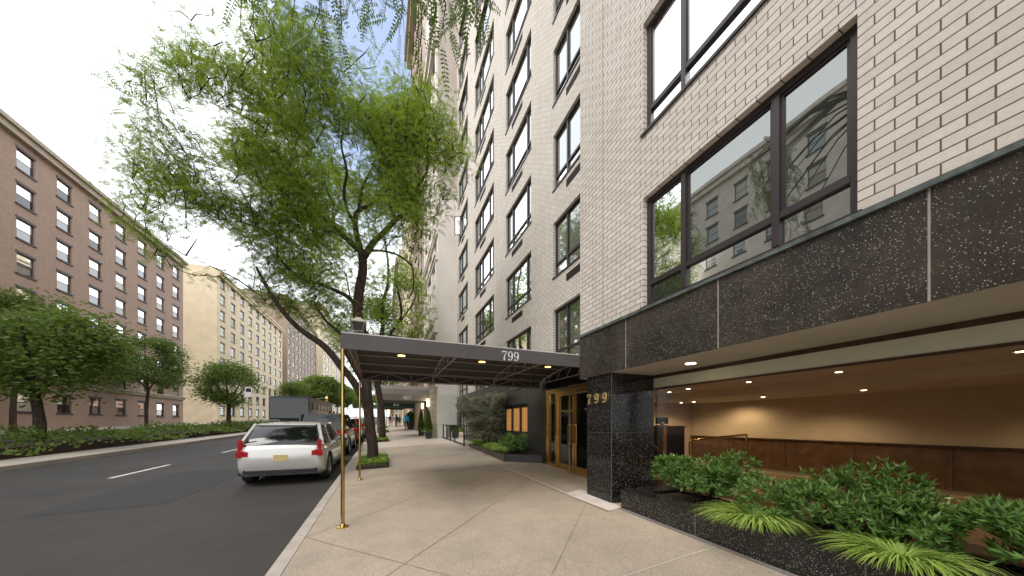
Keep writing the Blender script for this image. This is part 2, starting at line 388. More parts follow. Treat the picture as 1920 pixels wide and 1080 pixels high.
for i, (pts, w) in enumerate([([(560, 1012), (599, 998), (749, 943.4), (797, 922), (917, 880)], .008), ([(690, 1108), (725.5, 1080), (895.5, 964.7), (993.7, 898.3)], .009),
               ([(560, 1003), (599, 1015), (757, 1057), (842, 1080), (950, 1110)], .009), ([(646, 927.5), (749, 943.4), (816, 954)], .006), ([(1010, 1120), (1034, 1080), (1100, 941)], .007),
               ([(648, 926), (749, 898)], .008), ([(950, 882), (1142, 960.5)], .016)]):
    strip(pts, w, joint_m, 'pavement_joint', .004)
strip([(648, 898.5), (760, 885), (935, 871.7)], .045, joint_l, 'pavement_joint', .008)
strip([(1150, 1087), (1320, 1032), (1420, 1004)], .018, joint_l, 'pavement_joint', .004)
strip([(941, 874), (1062, 926)], .07, joint_l, 'pavement_joint', .008)
mb = MB()
for y in (16.7, 22, 18.4, 20.2):
    mb.add([(x, yy, zw(x, yy)+.004) for x, yy in ((-.9, y-.01), (3.4, y-.01), (3.4, y+.01), (-.9, y+.01))], [(0, 1, 2, 3)])
for y in range(24, 60, 3):
    mb.add([(x, yy, zw(x, yy)+.004) for x, yy in ((-.9, y-.012), (3.2, y-.012), (3.2, y+.012), (-.9, y+.012))], [(0, 1, 2, 3)])
for x0 in (.55, 2.1):
    mb.add([(x, yy, zw(x, yy)+.006) for x, yy in ((x0-.01, 22), (x0+.01, 22), (x0+.01, 60), (x0-.01, 60))], [(0, 1, 2, 3)])
struct('pavement_joint', mb, joint_m)
mb = MB(); q = [onG(*p) for p in ((1058, 926), (1088, 918), (1104, 922), (1148, 942), (1163.5, 951.5), (1158, 955), (1142, 959))]
mb.add([(x, yy, zw(x, yy)+.008) for x, yy in q], [tuple(range(len(q)))]); struct('cement_patch', mb, patch_m)

# ------------------------------------------------------------------ the main apartment building
XF, XM = 3.43, 4.54
TOPS = [4.79, 7.29, 9.80, 12.25, 14.66, 17.07, 19.5, 21.92, 24.35, 26.8, 29.2, 31.6]
WH = 1.59
B = thing('apartment_building', 'tall cream brick apartment block with black granite base and dark framed windows', 'building', (XM, 4, 0))
def facade(mb, X, y0, y1, z0, z1, ops, depth=.12, extra_z=(), face=-1):
    ys = sorted({y0, y1, *[o[0] for o in ops], *[o[1] for o in ops]}); zs = sorted({z0, z1, *extra_z, *[o[2] for o in ops], *[o[3] for o in ops]})
    ys = [v for v in ys if y0 <= v <= y1]; zs = [v for v in zs if z0 <= v <= z1]
    for a, b in zip(ys, ys[1:]):
        for c, d in zip(zs, zs[1:]):
            m_, n_ = (a+b)/2, (c+d)/2
            if any(o[0] < m_ < o[1] and o[2] < n_ < o[3] for o in ops): continue
            mb.quad((X, a, c), (X, b, c), (X, b, d), (X, a, d))
    dx = -face*depth
    for o in ops:
        a, b, c, d = max(o[0], y0), min(o[1], y1), o[2], o[3]
        mb.quad((X, a, c), (X+dx, a, c), (X+dx, a, d), (X, a, d)); mb.quad((X, b, c), (X+dx, b, c), (X+dx, b, d), (X, b, d))
        mb.quad((X, a, d), (X+dx, a, d), (X+dx, b, d), (X, b, d)); mb.quad((X, a, c), (X+dx, a, c), (X+dx, b, c), (X, b, c))
COLS = {'A': (17.80, 20.25, [19.57, 18.46], glass_grey, 12, (18.59, 19.42)), 'B': (13.18, 16.31, [15.62, 15.14, 13.98, 13.48], glass_a, 12, (14.385, 15.33)),
        'C': (9.40, 11.725, [11.13, 9.84], glass_a, 9, (10.10, 11.068)), 'D': (5.60, 7.932, [7.29, 6.2], glass_a, 7, (6.30, 7.234))}
ops = []; gops = []
for k, (a, b, mu, gm, n, gr_) in COLS.items():
    for i in range(n):
        ops.append((a, b, TOPS[i]-WH, TOPS[i]))
        if i: gops.append((gr_[0], gr_[1], TOPS[i]-WH-.36, TOPS[i]-WH-.16))
mb = MB(); facade(mb, XM, 4.9, 20.65, 3.25, 36, ops+gops, .13); mb.build('brick_wall', brickX, B)
mb = MB(); opsF = [(1.25, 3.44, 4.756-1.57, 4.756), (1.25, 3.44, 7.235-1.58, 7.235), (1.25, 3.44, 8.12, 9.70)]
opsF += [(y0-4.7*k, y1-4.7*k, c, d) for k in (1, 2, 3) for (y0, y1, c, d) in opsF[:3]]
facade(mb, XF, -18, 4.983, 3.186, 36, opsF, .13, extra_z=(3.25,)); mb.build('projecting_brick_wall', brickX, B)
mb = MB(); mb.quad((XF, 4.983, 3.2), (XM, 4.983, 3.2), (XM, 4.983, 36), (XF, 4.983, 36)); mb.build('return_wall', brickY, B); mb = MB()
mb.quad((XF, -18, 0), (12, -18, 0), (12, -18, 36), (XF, -18, 36)); mb.build('side_wall', brickY, B)
mb = MB(); mb.quad((XF, -18, 36), (14, -18, 36), (14, 4.983, 36), (XF, 4.983, 36)); mb.quad((XM, 4.983, 36), (14, 4.983, 36), (14, 20.65, 36), (XM, 20.65, 36)); mb.build('roof', soffit_m, B)
mb = MB(); mb.box(XF-.002, XF+.002, 4.322, 4.334, 3.2, 36); mb.build('expansion_joint', simple('sealant', (.30, .25, .17), .9, var=.1), B)

def window_mesh(a, b, h, mull, X, tz, rail=1.19, gm=None, sill=.035, fw=.05):
    """frame + glass, local z measured down from tz; returns (frame MB, glass MB, sill MB)"""
    f = MB(); g = MB(); s_ = MB(); xf, xb = X+.075, X+.125
    z1, z0 = tz, tz-h
    f.box(xf, xb, a, a+fw, z0, z1); f.box(xf, xb, b-fw, b, z0, z1); f.box(xf, xb, a+fw, b-fw, z1-fw, z1); f.box(xf, xb, a+fw, b-fw, z0, z0+fw)
    m2 = sorted(mull); edges = [a+fw]
    for m_ in m2: f.box(xf-.012, xb, m_-.032, m_+.032, z0+fw, z1-fw); edges += [m_-.032, m_+.032]
    edges.append(b-fw)
    for i in range(0, len(edges), 2):
        p, q = edges[i], edges[i+1]
        if rail: f.box(xf-.006, xb, p, q, z1-rail-.03, z1-rail+.03)
        if q-p > .35:      # inner sash
            for (c, d) in (((z1-rail+.03) if rail else z0+fw, z1-fw),):
                f.box(xf+.015, xb, p, p+.025, c, d); f.box(xf+.015, xb, q-.025, q, c, d); f.box(xf+.015, xb, p+.025, q-.025, d-.025, d); f.box(xf+.015, xb, p+.025, q-.025, c, c+.02)
        t = random.uniform(-.002, .002)
        if rail:
            g.quad((xb-.018, p, z1-rail+.03), (xb-.018+t, q, z1-rail+.03), (xb-.018+t, q, z1-fw), (xb-.018, p, z1-fw))
            g.quad((xb-.018, p, z0+fw), (xb-.018, q, z0+fw), (xb-.018, q, z1-rail-.03), (xb-.018, p, z1-rail-.03))
        else: g.quad((xb-.018, p, z0+fw), (xb-.018+t, q, z0+fw), (xb-.018+t, q, z1-fw), (xb-.018, p, z1-fw))
    s_.box(X-.025, X+.08, a-.03, b+.03, z0-.02, z0+.018)
    return f, g, s_
def add_window(a, b, h, mull, X, tz, gm, rail=1.19, parent=None, sill=True, fm=None, fw=.05):
    f, g, s_ = window_mesh(a, b, h, mull, X, tz, rail, fw=fw)
    w = f.build('window', fm or bronze, parent or B); g.build('pane', gm, w)
    if sill: s_.build('sill', fm or bronze, w)
    return w
def grille(parent, a, b, X, z0, z1, nm='air_grille'):
    m_ = MB(); m_.box(X+.01, X+.03, a, b, z0, z1); n = max(3, int((z1-z0)/.028))
    for i in range(n+1):
        z = z0+(z1-z0)*i/n; m_.box(X-.006, X+.01, a+.012, b-.012, z-.004 if i else z0, min(z+.005, z1))
    m_.box(X-.01, X+.01, a, a+.012, z0, z1); m_.box(X-.01, X+.01, b-.012, b, z0, z1)
    return m_.build(nm, simple_grille, parent)
simple_grille = simple('grille_metal', (.075, .06, .055), .5, .2, var=.1)
for k, (a, b, mu, gm, n, gr_) in COLS.items():
    w0 = add_window(a, b, WH, mu, XM, TOPS[0], gm)
    for i in range(1, n):
        w = dup(w0, B); w.location.z = TOPS[i]-TOPS[0]
        if (k, i) in (('D', 1), ('C', 1)):
            for ch in w.children:
                if ch.name.startswith('pane'): ch.data = ch.data.copy(); ch.data.materials[0] = glass_b
        g_ = grille(B, gr_[0], gr_[1], XM, TOPS[i]-WH-.36, TOPS[i]-WH-.16)
    w0.location.z = 0
# an opened casement in the farthest column
mb = MB(); yh = 19.62; zc1, zc0 = TOPS[4]-.05, TOPS[4]-1.2
for (p, q) in (((XM-.02, yh, zc1), (XM-.33, yh+.20, zc1)), ((XM-.33, yh+.20, zc1), (XM-.33, yh+.20, zc0)), ((XM-.33, yh+.20, zc0), (XM-.02, yh, zc0)), ((XM-.02, yh, zc0), (XM-.02, yh, zc1))): mb.tube([p, q], .028, 4)
oc = mb.build('open_casement', bronze, B); mb = MB(); mb.quad((XM-.02, yh, zc1), (XM-.33, yh+.20, zc1), (XM-.33, yh+.20, zc0), (XM-.02, yh, zc0)); mb.build('pane', glass_mat('casement_glass', (.12, .14, .14), .05, see=.5, top=.3), oc)
for (a, b, c, d) in opsF:
    add_window(a, b, d-c, [2.845-(3.44-b), 1.84-(3.44-b)], XF, d, glass_low if d < 5 else glass_a, rail=1.22, fw=.07)

# granite base, ledge, projecting fascia with soffit
mb = MB(); facade(mb, XM-.02, 8.32, 20.65, -1.0, 3.25, [(9.655, 12.0, .95, 2.22), (17.57, 20.02, .75, 2.25)], .14); mb.build('granite_wall', granite_dark, B)
mb = MB(); mb.box(XM-.035, XM-.02, 8.32, 20.65, 3.21, 3.25); mb.build('granite_cap', ledge_m, B)
mb = MB(); facade(mb, XM-.022, 4.79, 8.32, 2.52, 3.25, [], .1); mb.quad((XM-.02, 4.79, -.3), (XM-.02, 6.1, -.3), (XM-.02, 6.1, 2.52), (XM-.02, 4.79, 2.52)); mb.build('door_wall', granite, B)
mb = MB()
for yy in (9.3, 10.4, 12.4, 13.6, 14.8, 16.0, 17.2, 18.6, 19.8): mb.box(XM-.024, XM-.0195, yy-.003, yy+.003, 2.26, 3.2)
mb.box(XM-.024, XM-.0195, 8.34, 9.6, 2.232, 2.238); mb.box(XM-.024, XM-.0195, 8.34, 9.6, .759, .765); mb.build('panel_joints', simple('joint_grey', (.16, .15, .14), .7, var=0), B)
mb = MB(); mb.box(XF-.035, XF+.02, -18, 5.0, 3.145, 3.183); mb.build('marble_ledge', ledge_m, B)
mb = MB(); facade(mb, XF-.005, -18, 4.99, 2.378, 3.145, [], .1); mb.quad((XF-.005, 4.99, 2.378), (XM, 4.99, 2.378), (XM, 4.99, 3.2), (XF-.005, 4.99, 3.2)); mb.build('granite_fascia', granite_worn, B)
mb = MB()
for yy in (3.778, 2.35, .9, -.6, -2.1): mb.box(XF-.009, XF-.004, yy-.006, yy+.006, 2.378, 3.145)
mb.build('fascia_joints', simple('joint_pale', (.30, .27, .24), .7, var=.1), B)
mb = MB(); mb.box(XF+.015, 4.35, -18, 4.99, 2.380, 2.43); mb.build('soffit', soffit_m, B)
def pillar(y0, y1):
    mb = MB(); mb.box(3.45, 4.36, y0, y1, -.6, 2.380); return mb.build('pillar', granite, B)
P1 = pillar(4.13, 4.80); pillar(-3.4, -2.7)
mb = MB(); mb.box(3.446, 3.4505, 4.15, 4.78, 1.388, 1.393); mb.box(3.47, 4.3, 4.126, 4.1305, 1.388, 1.393); mb.box(3.4455, 3.452, 4.1255, 4.134, -.3, 2.38)
mb.build('pillar_joint', simple('joint_pillar', (.10, .10, .10), .5, var=0), B)

# numerals in a thick-and-thin serif face; outlines in a unit-high box
def numeral(ch):
    """list of closed polygons (x, z), height 1"""
    def stroke(pts, ws):
        L, Rr = [], []
        for i, p in enumerate(pts):
            a = Vector(pts[max(i-1, 0)]); b = Vector(pts[min(i+1, len(pts)-1)]); d = (b-a).normalized(); n = Vector((-d.y, d.x))*ws[i]/2
            L.append((p[0]+n.x, p[1]+n.y)); Rr.append((p[0]-n.x, p[1]-n.y))
        return [[L[i], L[i+1], Rr[i+1], Rr[i]] for i in range(len(pts)-1)]
    out = []
    if ch == '7':
        out += stroke([(.04, .94), (.58, .94)], [.11, .11]); out += stroke([(.05, 1.0), (.05, .72)], [.04, .03])
        out += stroke([(.56, .90), (.40, .60), (.31, .35), (.30, .0)], [.05, .08, .13, .15])
    else:
        n = 22; ring = []
        for i in range(n+1):
            a = 2*math.pi*i/n; ring.append((.30+.22*math.cos(a), .68+.29*math.sin(a)))
        out += stroke(ring, [.045+.085*abs(math.cos(2*math.pi*i/n)) for i in range(n+1)])
        arc = [(.52, .68), (.525, .5), (.50, .32), (.44, .16), (.34, .06), (.22, .03), (.12, .09)]
        out += stroke(arc, [.13, .13, .12, .09, .06, .045, .045])
        out.append([(.12+.075*math.cos(k*math.pi/4), .13+.075*math.sin(k*math.pi/4)) for k in range(8)])
    return out
def numerals(text, place, h, gap, depth, name, m_, parent):
    """place(u, v, d): u along reading direction, v up, d out of the surface"""
    x = 0; obs = []
    for ch in text:
        mb = MB(); e = 0
        for poly in numeral(ch):
            e += .0002; n = len(poly)
            vs = [place(x+p[0]*h, p[1]*h, depth+e) for p in poly]+[place(x+p[0]*h, p[1]*h, 0) for p in poly]
            mb.add(vs, [tuple(range(n))]+[(i, (i+1) % n, n+(i+1) % n, n+i) for i in range(n)])
        obs.append(mb.build(name, m_, parent)); x += gap
    return obs
numerals('799', lambda u, v, d: (3.4505-d-.012, 4.755-u, 1.892+v), .172, .212, .022, 'numeral', gold, P1)

# downlight under the soffit
mb = MB(); q = onX(1232, 695, 3.9); mb.lathe([(.09, -.006), (.09, .0), (.065, .004)], (3.9, 3.06, 2.376)); lt = mb.build('downlight', white_globe, B)
mb = MB(); mb.lathe([(.062, -.001), (.062, .002)], (3.9, 3.06, 2.367)); mb.build('bulb', lamp_on, lt)
def spot(x, y, z, e, col=(1, .78, .5), size=1.9):
    l = bpy.data.lights.new('downlight_beam', 'SPOT'); l.energy = e; l.color = col; l.spot_size = size; l.shadow_soft_size = .06; l.spot_blend = .6
    o = bpy.data.objects.new('downlight_beam', l); C.objects.link(o); o.location = (x, y, z); return o
spot(3.9, 3.06, 2.35, 12)

# basement-level windows with blinds that glow by themselves
blindm = N('glowing_wooden_blind'); blindm.set((.55, .30, .10), .6); _c = blindm.coord(); _s = blindm.n('SeparateXYZ'); blindm.l(_c, _s.inputs[0])
_w = blindm.n('Math'); _w.operation = 'FRACT'; _k = blindm.n('Math'); _k.operation = 'MULTIPLY'; _k.inputs[1].default_value = 22; blindm.l(_s.outputs['Z'], _k.inputs[0]); blindm.l(_k.outputs[0], _w.inputs[0])
_cc = blindm.ramp(_w.outputs[0], [(0, (.16, .06, .015)), (.25, (.55, .27, .08)), (.8, (.72, .40, .14))]); blindm.col(_cc)
blindm.l(_cc, blindm.p.inputs['Emission Color']); blindm.p.inputs['Emission Strength'].default_value = .22; blindm = blindm.m  # emission on the blind stands in for room light behind it
clear = glass_mat('clear_glass', (.02, .02, .02), .05, see=.92)
def basement(a, b, z0, z1, n):
    f, g, s_ = window_mesh(a, b, z1-z0, [a+(b-a)*i/n for i in range(1, n)], XM-.02, z1, rail=(z1-z0)*.80, fw=.09)
    w = f.build('basement_window', simple_frame, B); g.build('pane', clear, w)
    mb = MB(); mb.quad((XM+.125, a, z0), (XM+.125, b, z0), (XM+.125, b, z1), (XM+.125, a, z1)); mb.build('blind', blindm, w)
simple_frame = simple('slate_frame', (.03, .034, .04), .45, .1, var=.1)
basement(9.655, 12.0, .95, 2.22, 3); basement(17.57, 20.02, .75, 2.25, 3)
for (y0, y1, z0, z1) in ((10.24, 11.12, 2.80, 3.06), (19.2, 20.0, 2.75, 2.98)):
    mb = MB(); mb.box(XM-.06, XM-.021, y0, y1, z0, z0+.012); mb.box(XM-.06, XM-.021, y0, y1, z1-.012, z1)
    for i in range(1, 6): z = z0+(z1-z0)*i/6; mb.add([(XM-.058, y0, z-.018), (XM-.058, y1, z-.018), (XM-.025, y1, z+.012), (XM-.025, y0, z+.012)], [(0, 1, 2, 3)])
    mb.build('louvre_vent', simple('vent_grey', (.30, .29, .28), .5, .3, var=.1), B)
mb = MB(); q = onX(856, 772.6, XM-.1); mb.lathe([(.01, -.09), (.06, -.07), (.09, 0), (.06, .07), (.01, .09)], tuple(q), 14); mb.tube([q, (XM, q.y, q.z)], .02, 6)
gl = mb.build('globe_lamp', white_globe, smooth=True, org=(XM, q.y, q.z)); tag(gl, 'small white globe wall lamp on the far end of the dark granite base', 'wall lamp')

# brass entrance doors
D = thing('entrance_doors', 'brass framed glass double doors in the black granite wall', 'door', (4.56, 7.2, .3))
XD = 4.55; ZB, ZT = .26, 2.44
gdoor = lambda y: .155+G*y
mb = MB()
mb.box(XD-.04, XD+.05, 8.22, 8.32, ZB, ZT); mb.box(XD-.04, XD+.05, 5.98, 6.08, ZB, ZT); mb.box(XD-.05, XD+.05, 5.98, 8.32, ZT, ZT+.075)
mb.box(XD-.05, XD+.05, 7.655, 7.775, ZB, ZT); mb.box(XD-.03, XD+.05, 7.775, 8.22, ZB, ZB+.14); mb.box(XD-.03, XD+.05, 7.775, 8.22, ZT-.05, ZT)
mb.box(XD-.03, XD+.0, 8.16, 8.22, ZB+.14, ZT-.05); mb.build('door_frame', brass_door, D)
mb = MB(); mb.quad((XD+.01, 7.775, ZB+.14), (XD+.01, 8.16, ZB+.14), (XD+.01, 8.16, ZT-.05), (XD+.01, 7.775, ZT-.05)); mb.build('sidelight_pane', glass_door, D)
def leaf(y0, y1, hy):
    mb = MB(); mb.box(XD-.03, XD+.03, y0, y0+.095, ZB+.02, ZT-.005); mb.box(XD-.03, XD+.03, y1-.075, y1, ZB+.02, ZT-.005)
    mb.box(XD-.028, XD+.028, y0+.095, y1-.075, ZB+.02, ZB+.19); mb.box(XD-.028, XD+.028, y0+.095, y1-.075, ZT-.15, ZT-.005)
    d = mb.build('door', brass_door, D)
    mb = MB(); mb.quad((XD, y0+.095, ZB+.19), (XD, y1-.075, ZB+.19), (XD, y1-.075, ZT-.15), (XD, y0+.095, ZT-.15)); mb.build('pane', glass_door, d)
    mb = MB(); s_ = 1 if hy > 6.8 else -1
    mb.tube([(XD-.03, hy, 1.50), (XD-.10, hy, 1.50), (XD-.10, hy+s_*.14, 1.50), (XD-.10, hy+s_*.14, 1.02), (XD-.10, hy, 1.02), (XD-.03, hy, 1.02)], .016, 6)
    mb.tube([(XD-.10, hy, 1.50), (XD-.10, hy, 1.02)], .016, 6); mb.build('handle', brass_door, d)
leaf(6.83, 7.65, 6.87); leaf(6.09, 6.81, 6.77-.0)
mb = MB(); mb.box(XD-.09, XD+.05, 5.98, 8.32, .1, ZB+.018); mb.build('threshold', simple('steel_threshold', (.62, .58, .52), .4, .3, var=.1), D)
def text(body, size, mtx, m_, name, parent, extrude=.002, shear=0, spacing=1.0):
    cu = bpy.data.curves.new(name, 'FONT'); cu.body = body; cu.size = size; cu.extrude = extrude; cu.align_x = 'CENTER'; cu.align_y = 'CENTER'; cu.shear = shear; cu.space_character = spacing
    o = bpy.data.objects.new(name, cu); C.objects.link(o); bpy.context.view_layer.update()
    me = bpy.data.meshes.new_from_object(o.evaluated_get(bpy.context.evaluated_depsgraph_get())); bpy.data.objects.remove(o)
    me.transform(mtx); 
    if parent: me.transform(Matrix.Translation(-Vector(root_of(parent)['_o'])))
    me.materials.clear(); me.materials.append(m_); ob = bpy.data.objects.new(name, me); C.objects.link(ob); ob.parent = parent; return ob
def westface(x, y, z):      # text on a face looking to -X, reading towards -Y
    return Matrix.Translation((x, y, z)) @ Matrix(((0, 0, -1, 0), (-1, 0, 0, 0), (0, 1, 0, 0), (0, 0, 0, 1)))
def southface(x, y, z):     # text on a face looking to -Y
    return Matrix.Translation((x, y, z)) @ Matrix(((1, 0, 0, 0), (0, 0, -1, 0), (0, 1, 0, 0), (0, 0, 0, 1)))
text('799 Park Avenue', .085, westface(XD-.004, 7.24, 1.875), gold, 'lettering', D, shear=.35)
text('799', .085, westface(XD-.004, 6.36, 1.885), gold, 'lettering', D, shear=.35)

# ------------------------------------------------------------------ lobby seen past the pillar
ZL = .30
mb = MB(); mb.box(4.36, 9.2, -4, 7.06, ZL-.2, ZL); mb.build('lobby_floor', lobby_floor, B)
mb = MB(); mb.quad((9.0, -4, ZL), (9.0, 7.06, ZL), (9.0, 7.06, 2.15), (9.0, -4, 2.15)); mb.quad((4.5, 7.06, ZL), (9, 7.06, ZL), (9, 7.06, 2.3), (4.5, 7.06, 2.3))
mb.quad((4.5, -4, ZL), (9, -4, ZL), (9, -4, 2.3), (4.5, -4, 2.3)); mb.build('lobby_wall', lobby_wall, B)
mb = MB(); mb.quad((4.36, -4, 2.3), (7.0, -4, 2.3), (7.0, 7.05, 2.3), (4.36, 7.05, 2.3)); mb.quad((7, -4, 2.15), (9, -4, 2.15), (9, 7.06, 2.15), (7, 7.06, 2.15)); mb.build('lobby_ceiling', soffit_m, B)
mb = MB(); mb.quad((7.0, -4, 2.145), (7.0, 7.05, 2.145), (7.0, 7.05, 2.30), (7.0, -4, 2.30)); mb.quad((4.6, 6.2, 2.12), (7, 6.2, 2.12), (7, 6.2, 2.3), (4.6, 6.2, 2.3)); mb.build('ceiling_drop', lobby_band, B)
mb = MB(); mb.box(4.35, 4.42, -3.9, 4.13, 2.325, 2.40); mb.box(4.35, 4.40, -3.9, 4.13, 2.135, 2.16); mb.build('lobby_trim', wood_trim, B)
mb = MB(); mb.box(4.36, 4.39, -3.9, 4.13, 2.16, 2.325); mb.build('lobby_header', offwhite, B)
mb = MB(); mb.box(4.35, 4.43, -3.9, 4.13, .0, .36); mb.build('lobby_sill', granite, B)
mb = MB(); mb.box(4.36, 4.42, -3.9, 4.13, .36, .385); mb.box(4.44, 4.47, -3.9, 4.13, .36, .385); mb.build('threshold_strip', brass_door, B)
mb = MB(); mb.quad((4.40, -3.9, .385), (4.40, 4.13, .385), (4.40, 4.13, 2.135), (4.40, -3.9, 2.135)); mb.build('lobby_glass', glass_mat('lobby_glazing', (.01, .01, .01), .008, see=.98, top=.3), B)
mb = MB(); mb.box(8.9, 8.98, -4, 7.0, 1.14, 1.17); mb.build('chair_rail', wood_trim, B)
mb = MB(); mb.box(8.94, 8.985, -3.95, 7.0, ZL+.12, 1.14)
for k in range(9): mb.box(8.925, 8.94, -3.9+1.2*k, -3.84+1.2*k, ZL+.12, 1.13)
mb.build('wainscot', simple('dark_wainscot', (.085, .045, .022), .18, var=.3, vs=5), B)
for (x, y, z) in ((6.35, 6.1, 2.3), (6.3, 5.5, 2.3), (6.05, 4.8, 2.3), (7.9, 6.5, 2.15), (7.9, 6.1, 2.15), (6.05, 3.6, 2.3), (6.05, 2.4, 2.3), (7.9, 4.4, 2.15), (7.9, 2.8, 2.15), (6.05, 1.0, 2.3), (6.05, -.6, 2.3)):
    mb = MB(); mb.lathe([(.055, -.012), (.06, -.004), (.06, 0)], (x, y, z-.002)); d = mb.build('downlight', lobby_band, B)
    mb = MB(); mb.lathe([(.036, -.002), (.036, 0)], (x, y, z-.015)); mb.build('bulb', lamp_on, d)
for (x, y, z, e) in ((6.3, 5.6, 2.27, 14), (7.9, 6.2, 2.12, 14), (7.9, 3.6, 2.12, 18), (6.05, 3.3, 2.27, 12), (6.05, 1.0, 2.27, 14), (7.9, .6, 2.12, 16)): spot(x, y, z, e*1.25, size=2.6)
spot(8.4, 5.4, 2.10, 14, size=2.9); spot(6.6, 6.7, 2.25, 9, size=2.9); spot(5.0, 6.65, 2.26, 9, size=2.9)
K = thing('reception_desk', 'black lacquered reception desk with a brass corner strip inside the lobby', 'desk', (6.9, 6.3, ZL))
mb = MB(); mb.box(6.5, 7.18, 5.8, 7.0, ZL+.08, 1.46); mb.build('cabinet', desk_black, K, bevel=.006)
mb = MB(); mb.box(6.47, 7.21, 5.77, 7.0, 1.46, 1.485); mb.build('desk_top', wood_trim, K)
mb = MB(); mb.box(6.475, 6.53, 5.775, 5.83, ZL+.08, 1.46); mb.box(6.49, 6.5, 5.83, 7.0, ZL+.04, ZL+.09); mb.box(6.53, 7.18, 5.79, 5.8, ZL+.04, ZL+.09); mb.build('corner_strip', brass_door, K)
mb = MB(); mb.box(6.55, 7.13, 5.85, 7.0, ZL, ZL+.08); mb.build('plinth', wood_trim, K)
V = thing('computer_monitor', 'black computer monitor standing on the reception desk', 'monitor', (6.75, 6.2, 1.485))
mb = MB(); mb.box(6.62, 7.04, 6.18, 6.21, 1.53, 1.70); mb.build('screen', desk_black, V, bevel=.004)
mb = MB(); mb.box(6.80, 6.86, 6.17, 6.22, 1.485, 1.54); mb.box(6.70, 6.96, 6.12, 6.28, 1.485, 1.495); mb.build('stand', black_metal, V)
mb = MB(); mb.box(6.80, 6.86, 6.165, 6.168, 1.545, 1.565); mb.build('asset_tag', white_paint, V)
def rail_thing(pts, r, label, feet):
    o = thing('brass_handrail', label, 'handrail', (pts[0][0], pts[0][1], ZL), 'brass handrails in the lobby')
    mb = MB(); mb.tube(pts, r, 10); mb.build('rail', brass, o, smooth=True)
    for f in feet: mb = MB(); mb.tube([f, (f[0], f[1], ZL)], r*.8, 8); mb.build('post', brass, o, smooth=True)
a_ = onY(1200, 831, 4.9); b_ = onY(1221, 832.5, 4.75); c_ = onY(1262, 863, 4.2); d_ = onY(1285, 880, 3.9)
rail_thing([a_, b_, b_+(c_-b_)*.1, c_, d_], .022, 'sloping brass handrail in the lobby beside the granite pillar', [d_])
a_ = onY(1293, 872, 4.6); b_ = onY(1293, 831, 4.6); c_ = onY(1297, 826.5, 4.55); d_ = onY(1330, 822, 4.2); e_ = onY(1400, 815, 3.6)
rail_thing([a_, b_, (b_+c_)/2+Vector((-.008, 0, .01)), c_, d_, e_], .02, 'level brass handrail with a curved corner behind the leafy shrub', [e_])
mb = MB(); mb.box(4.9, 5.6, -3.8, 4.9, ZL, ZL+.17); mb.build('lobby_step', lobby_floor, B)

# ------------------------------------------------------------------ granite planters
PR = thing('granite_planter', 'long polished black granite planter wall right of the pillar', 'planter', (3.8, 1.5, .15))
PZ = .527
mb = MB(); mb.box(3.415, 3.52, -2.7, 3.87, -.6, PZ-.035); mb.box(3.52, 4.33, 3.77, 3.87, -.6, PZ-.035); mb.box(4.25, 4.34, -2.7, 3.77, -.6, PZ-.035); mb.build('planter_wall', granite, PR)
mb = MB(); mb.box(3.405, 3.70, -2.7, 3.88, PZ-.035, PZ); mb.box(3.70, 4.345, 3.55, 3.88, PZ-.035, PZ); mb.box(4.22, 4.345, -2.7, 3.55, PZ-.035, PZ); mb.build('coping', granite, PR, bevel=.004)
mb = MB(); mb.box(3.52, 4.25, -2.7, 3.77, PZ-.2, PZ-.05); mb.build('soil', soil, PR)
mb = MB()
for yy in (2.62, 1.2, -.2): mb.box(3.412, 3.4155, yy-.004, yy+.004, -.3, PZ-.036)
mb.build('joint_line', simple('joint_gran', (.15, .14, .14), .5, var=0), PR)
mb = MB(); mb.prism([(3.36, -2.7), (3.412, -2.7), (3.412, 3.87), (3.36, 3.83)], lambda x, y: zw(3.4, y)-.1, lambda x, y: zw(3.4, y)+.014); mb.build('sealant_strip', simple('grey_sealant', (.22, .19, .175), .8, var=.15), PR)
PL = thing('granite_planter', 'low angular dark granite planter between the brass doors and the black railing', 'planter', (3.9, 11, .35))
q = [(3.51, 9.23), (4.50, 8.55), (4.50, 14.6), (3.75, 14.6)]; qi = [(3.62, 9.30), (4.42, 8.76), (4.42, 14.5), (3.85, 14.5)]
LZ = .565
mb = MB()
for i in range(4):
    a, b = q[i], q[(i+1) % 4]; c, d = qi[(i+1) % 4], qi[i]; mb.prism([a, b, c, d], 0, LZ)
mb.build('planter_wall', granite_dark, PL)
mb = MB(); mb.prism(qi, .1, LZ-.06); mb.build('soil', soil, PL)

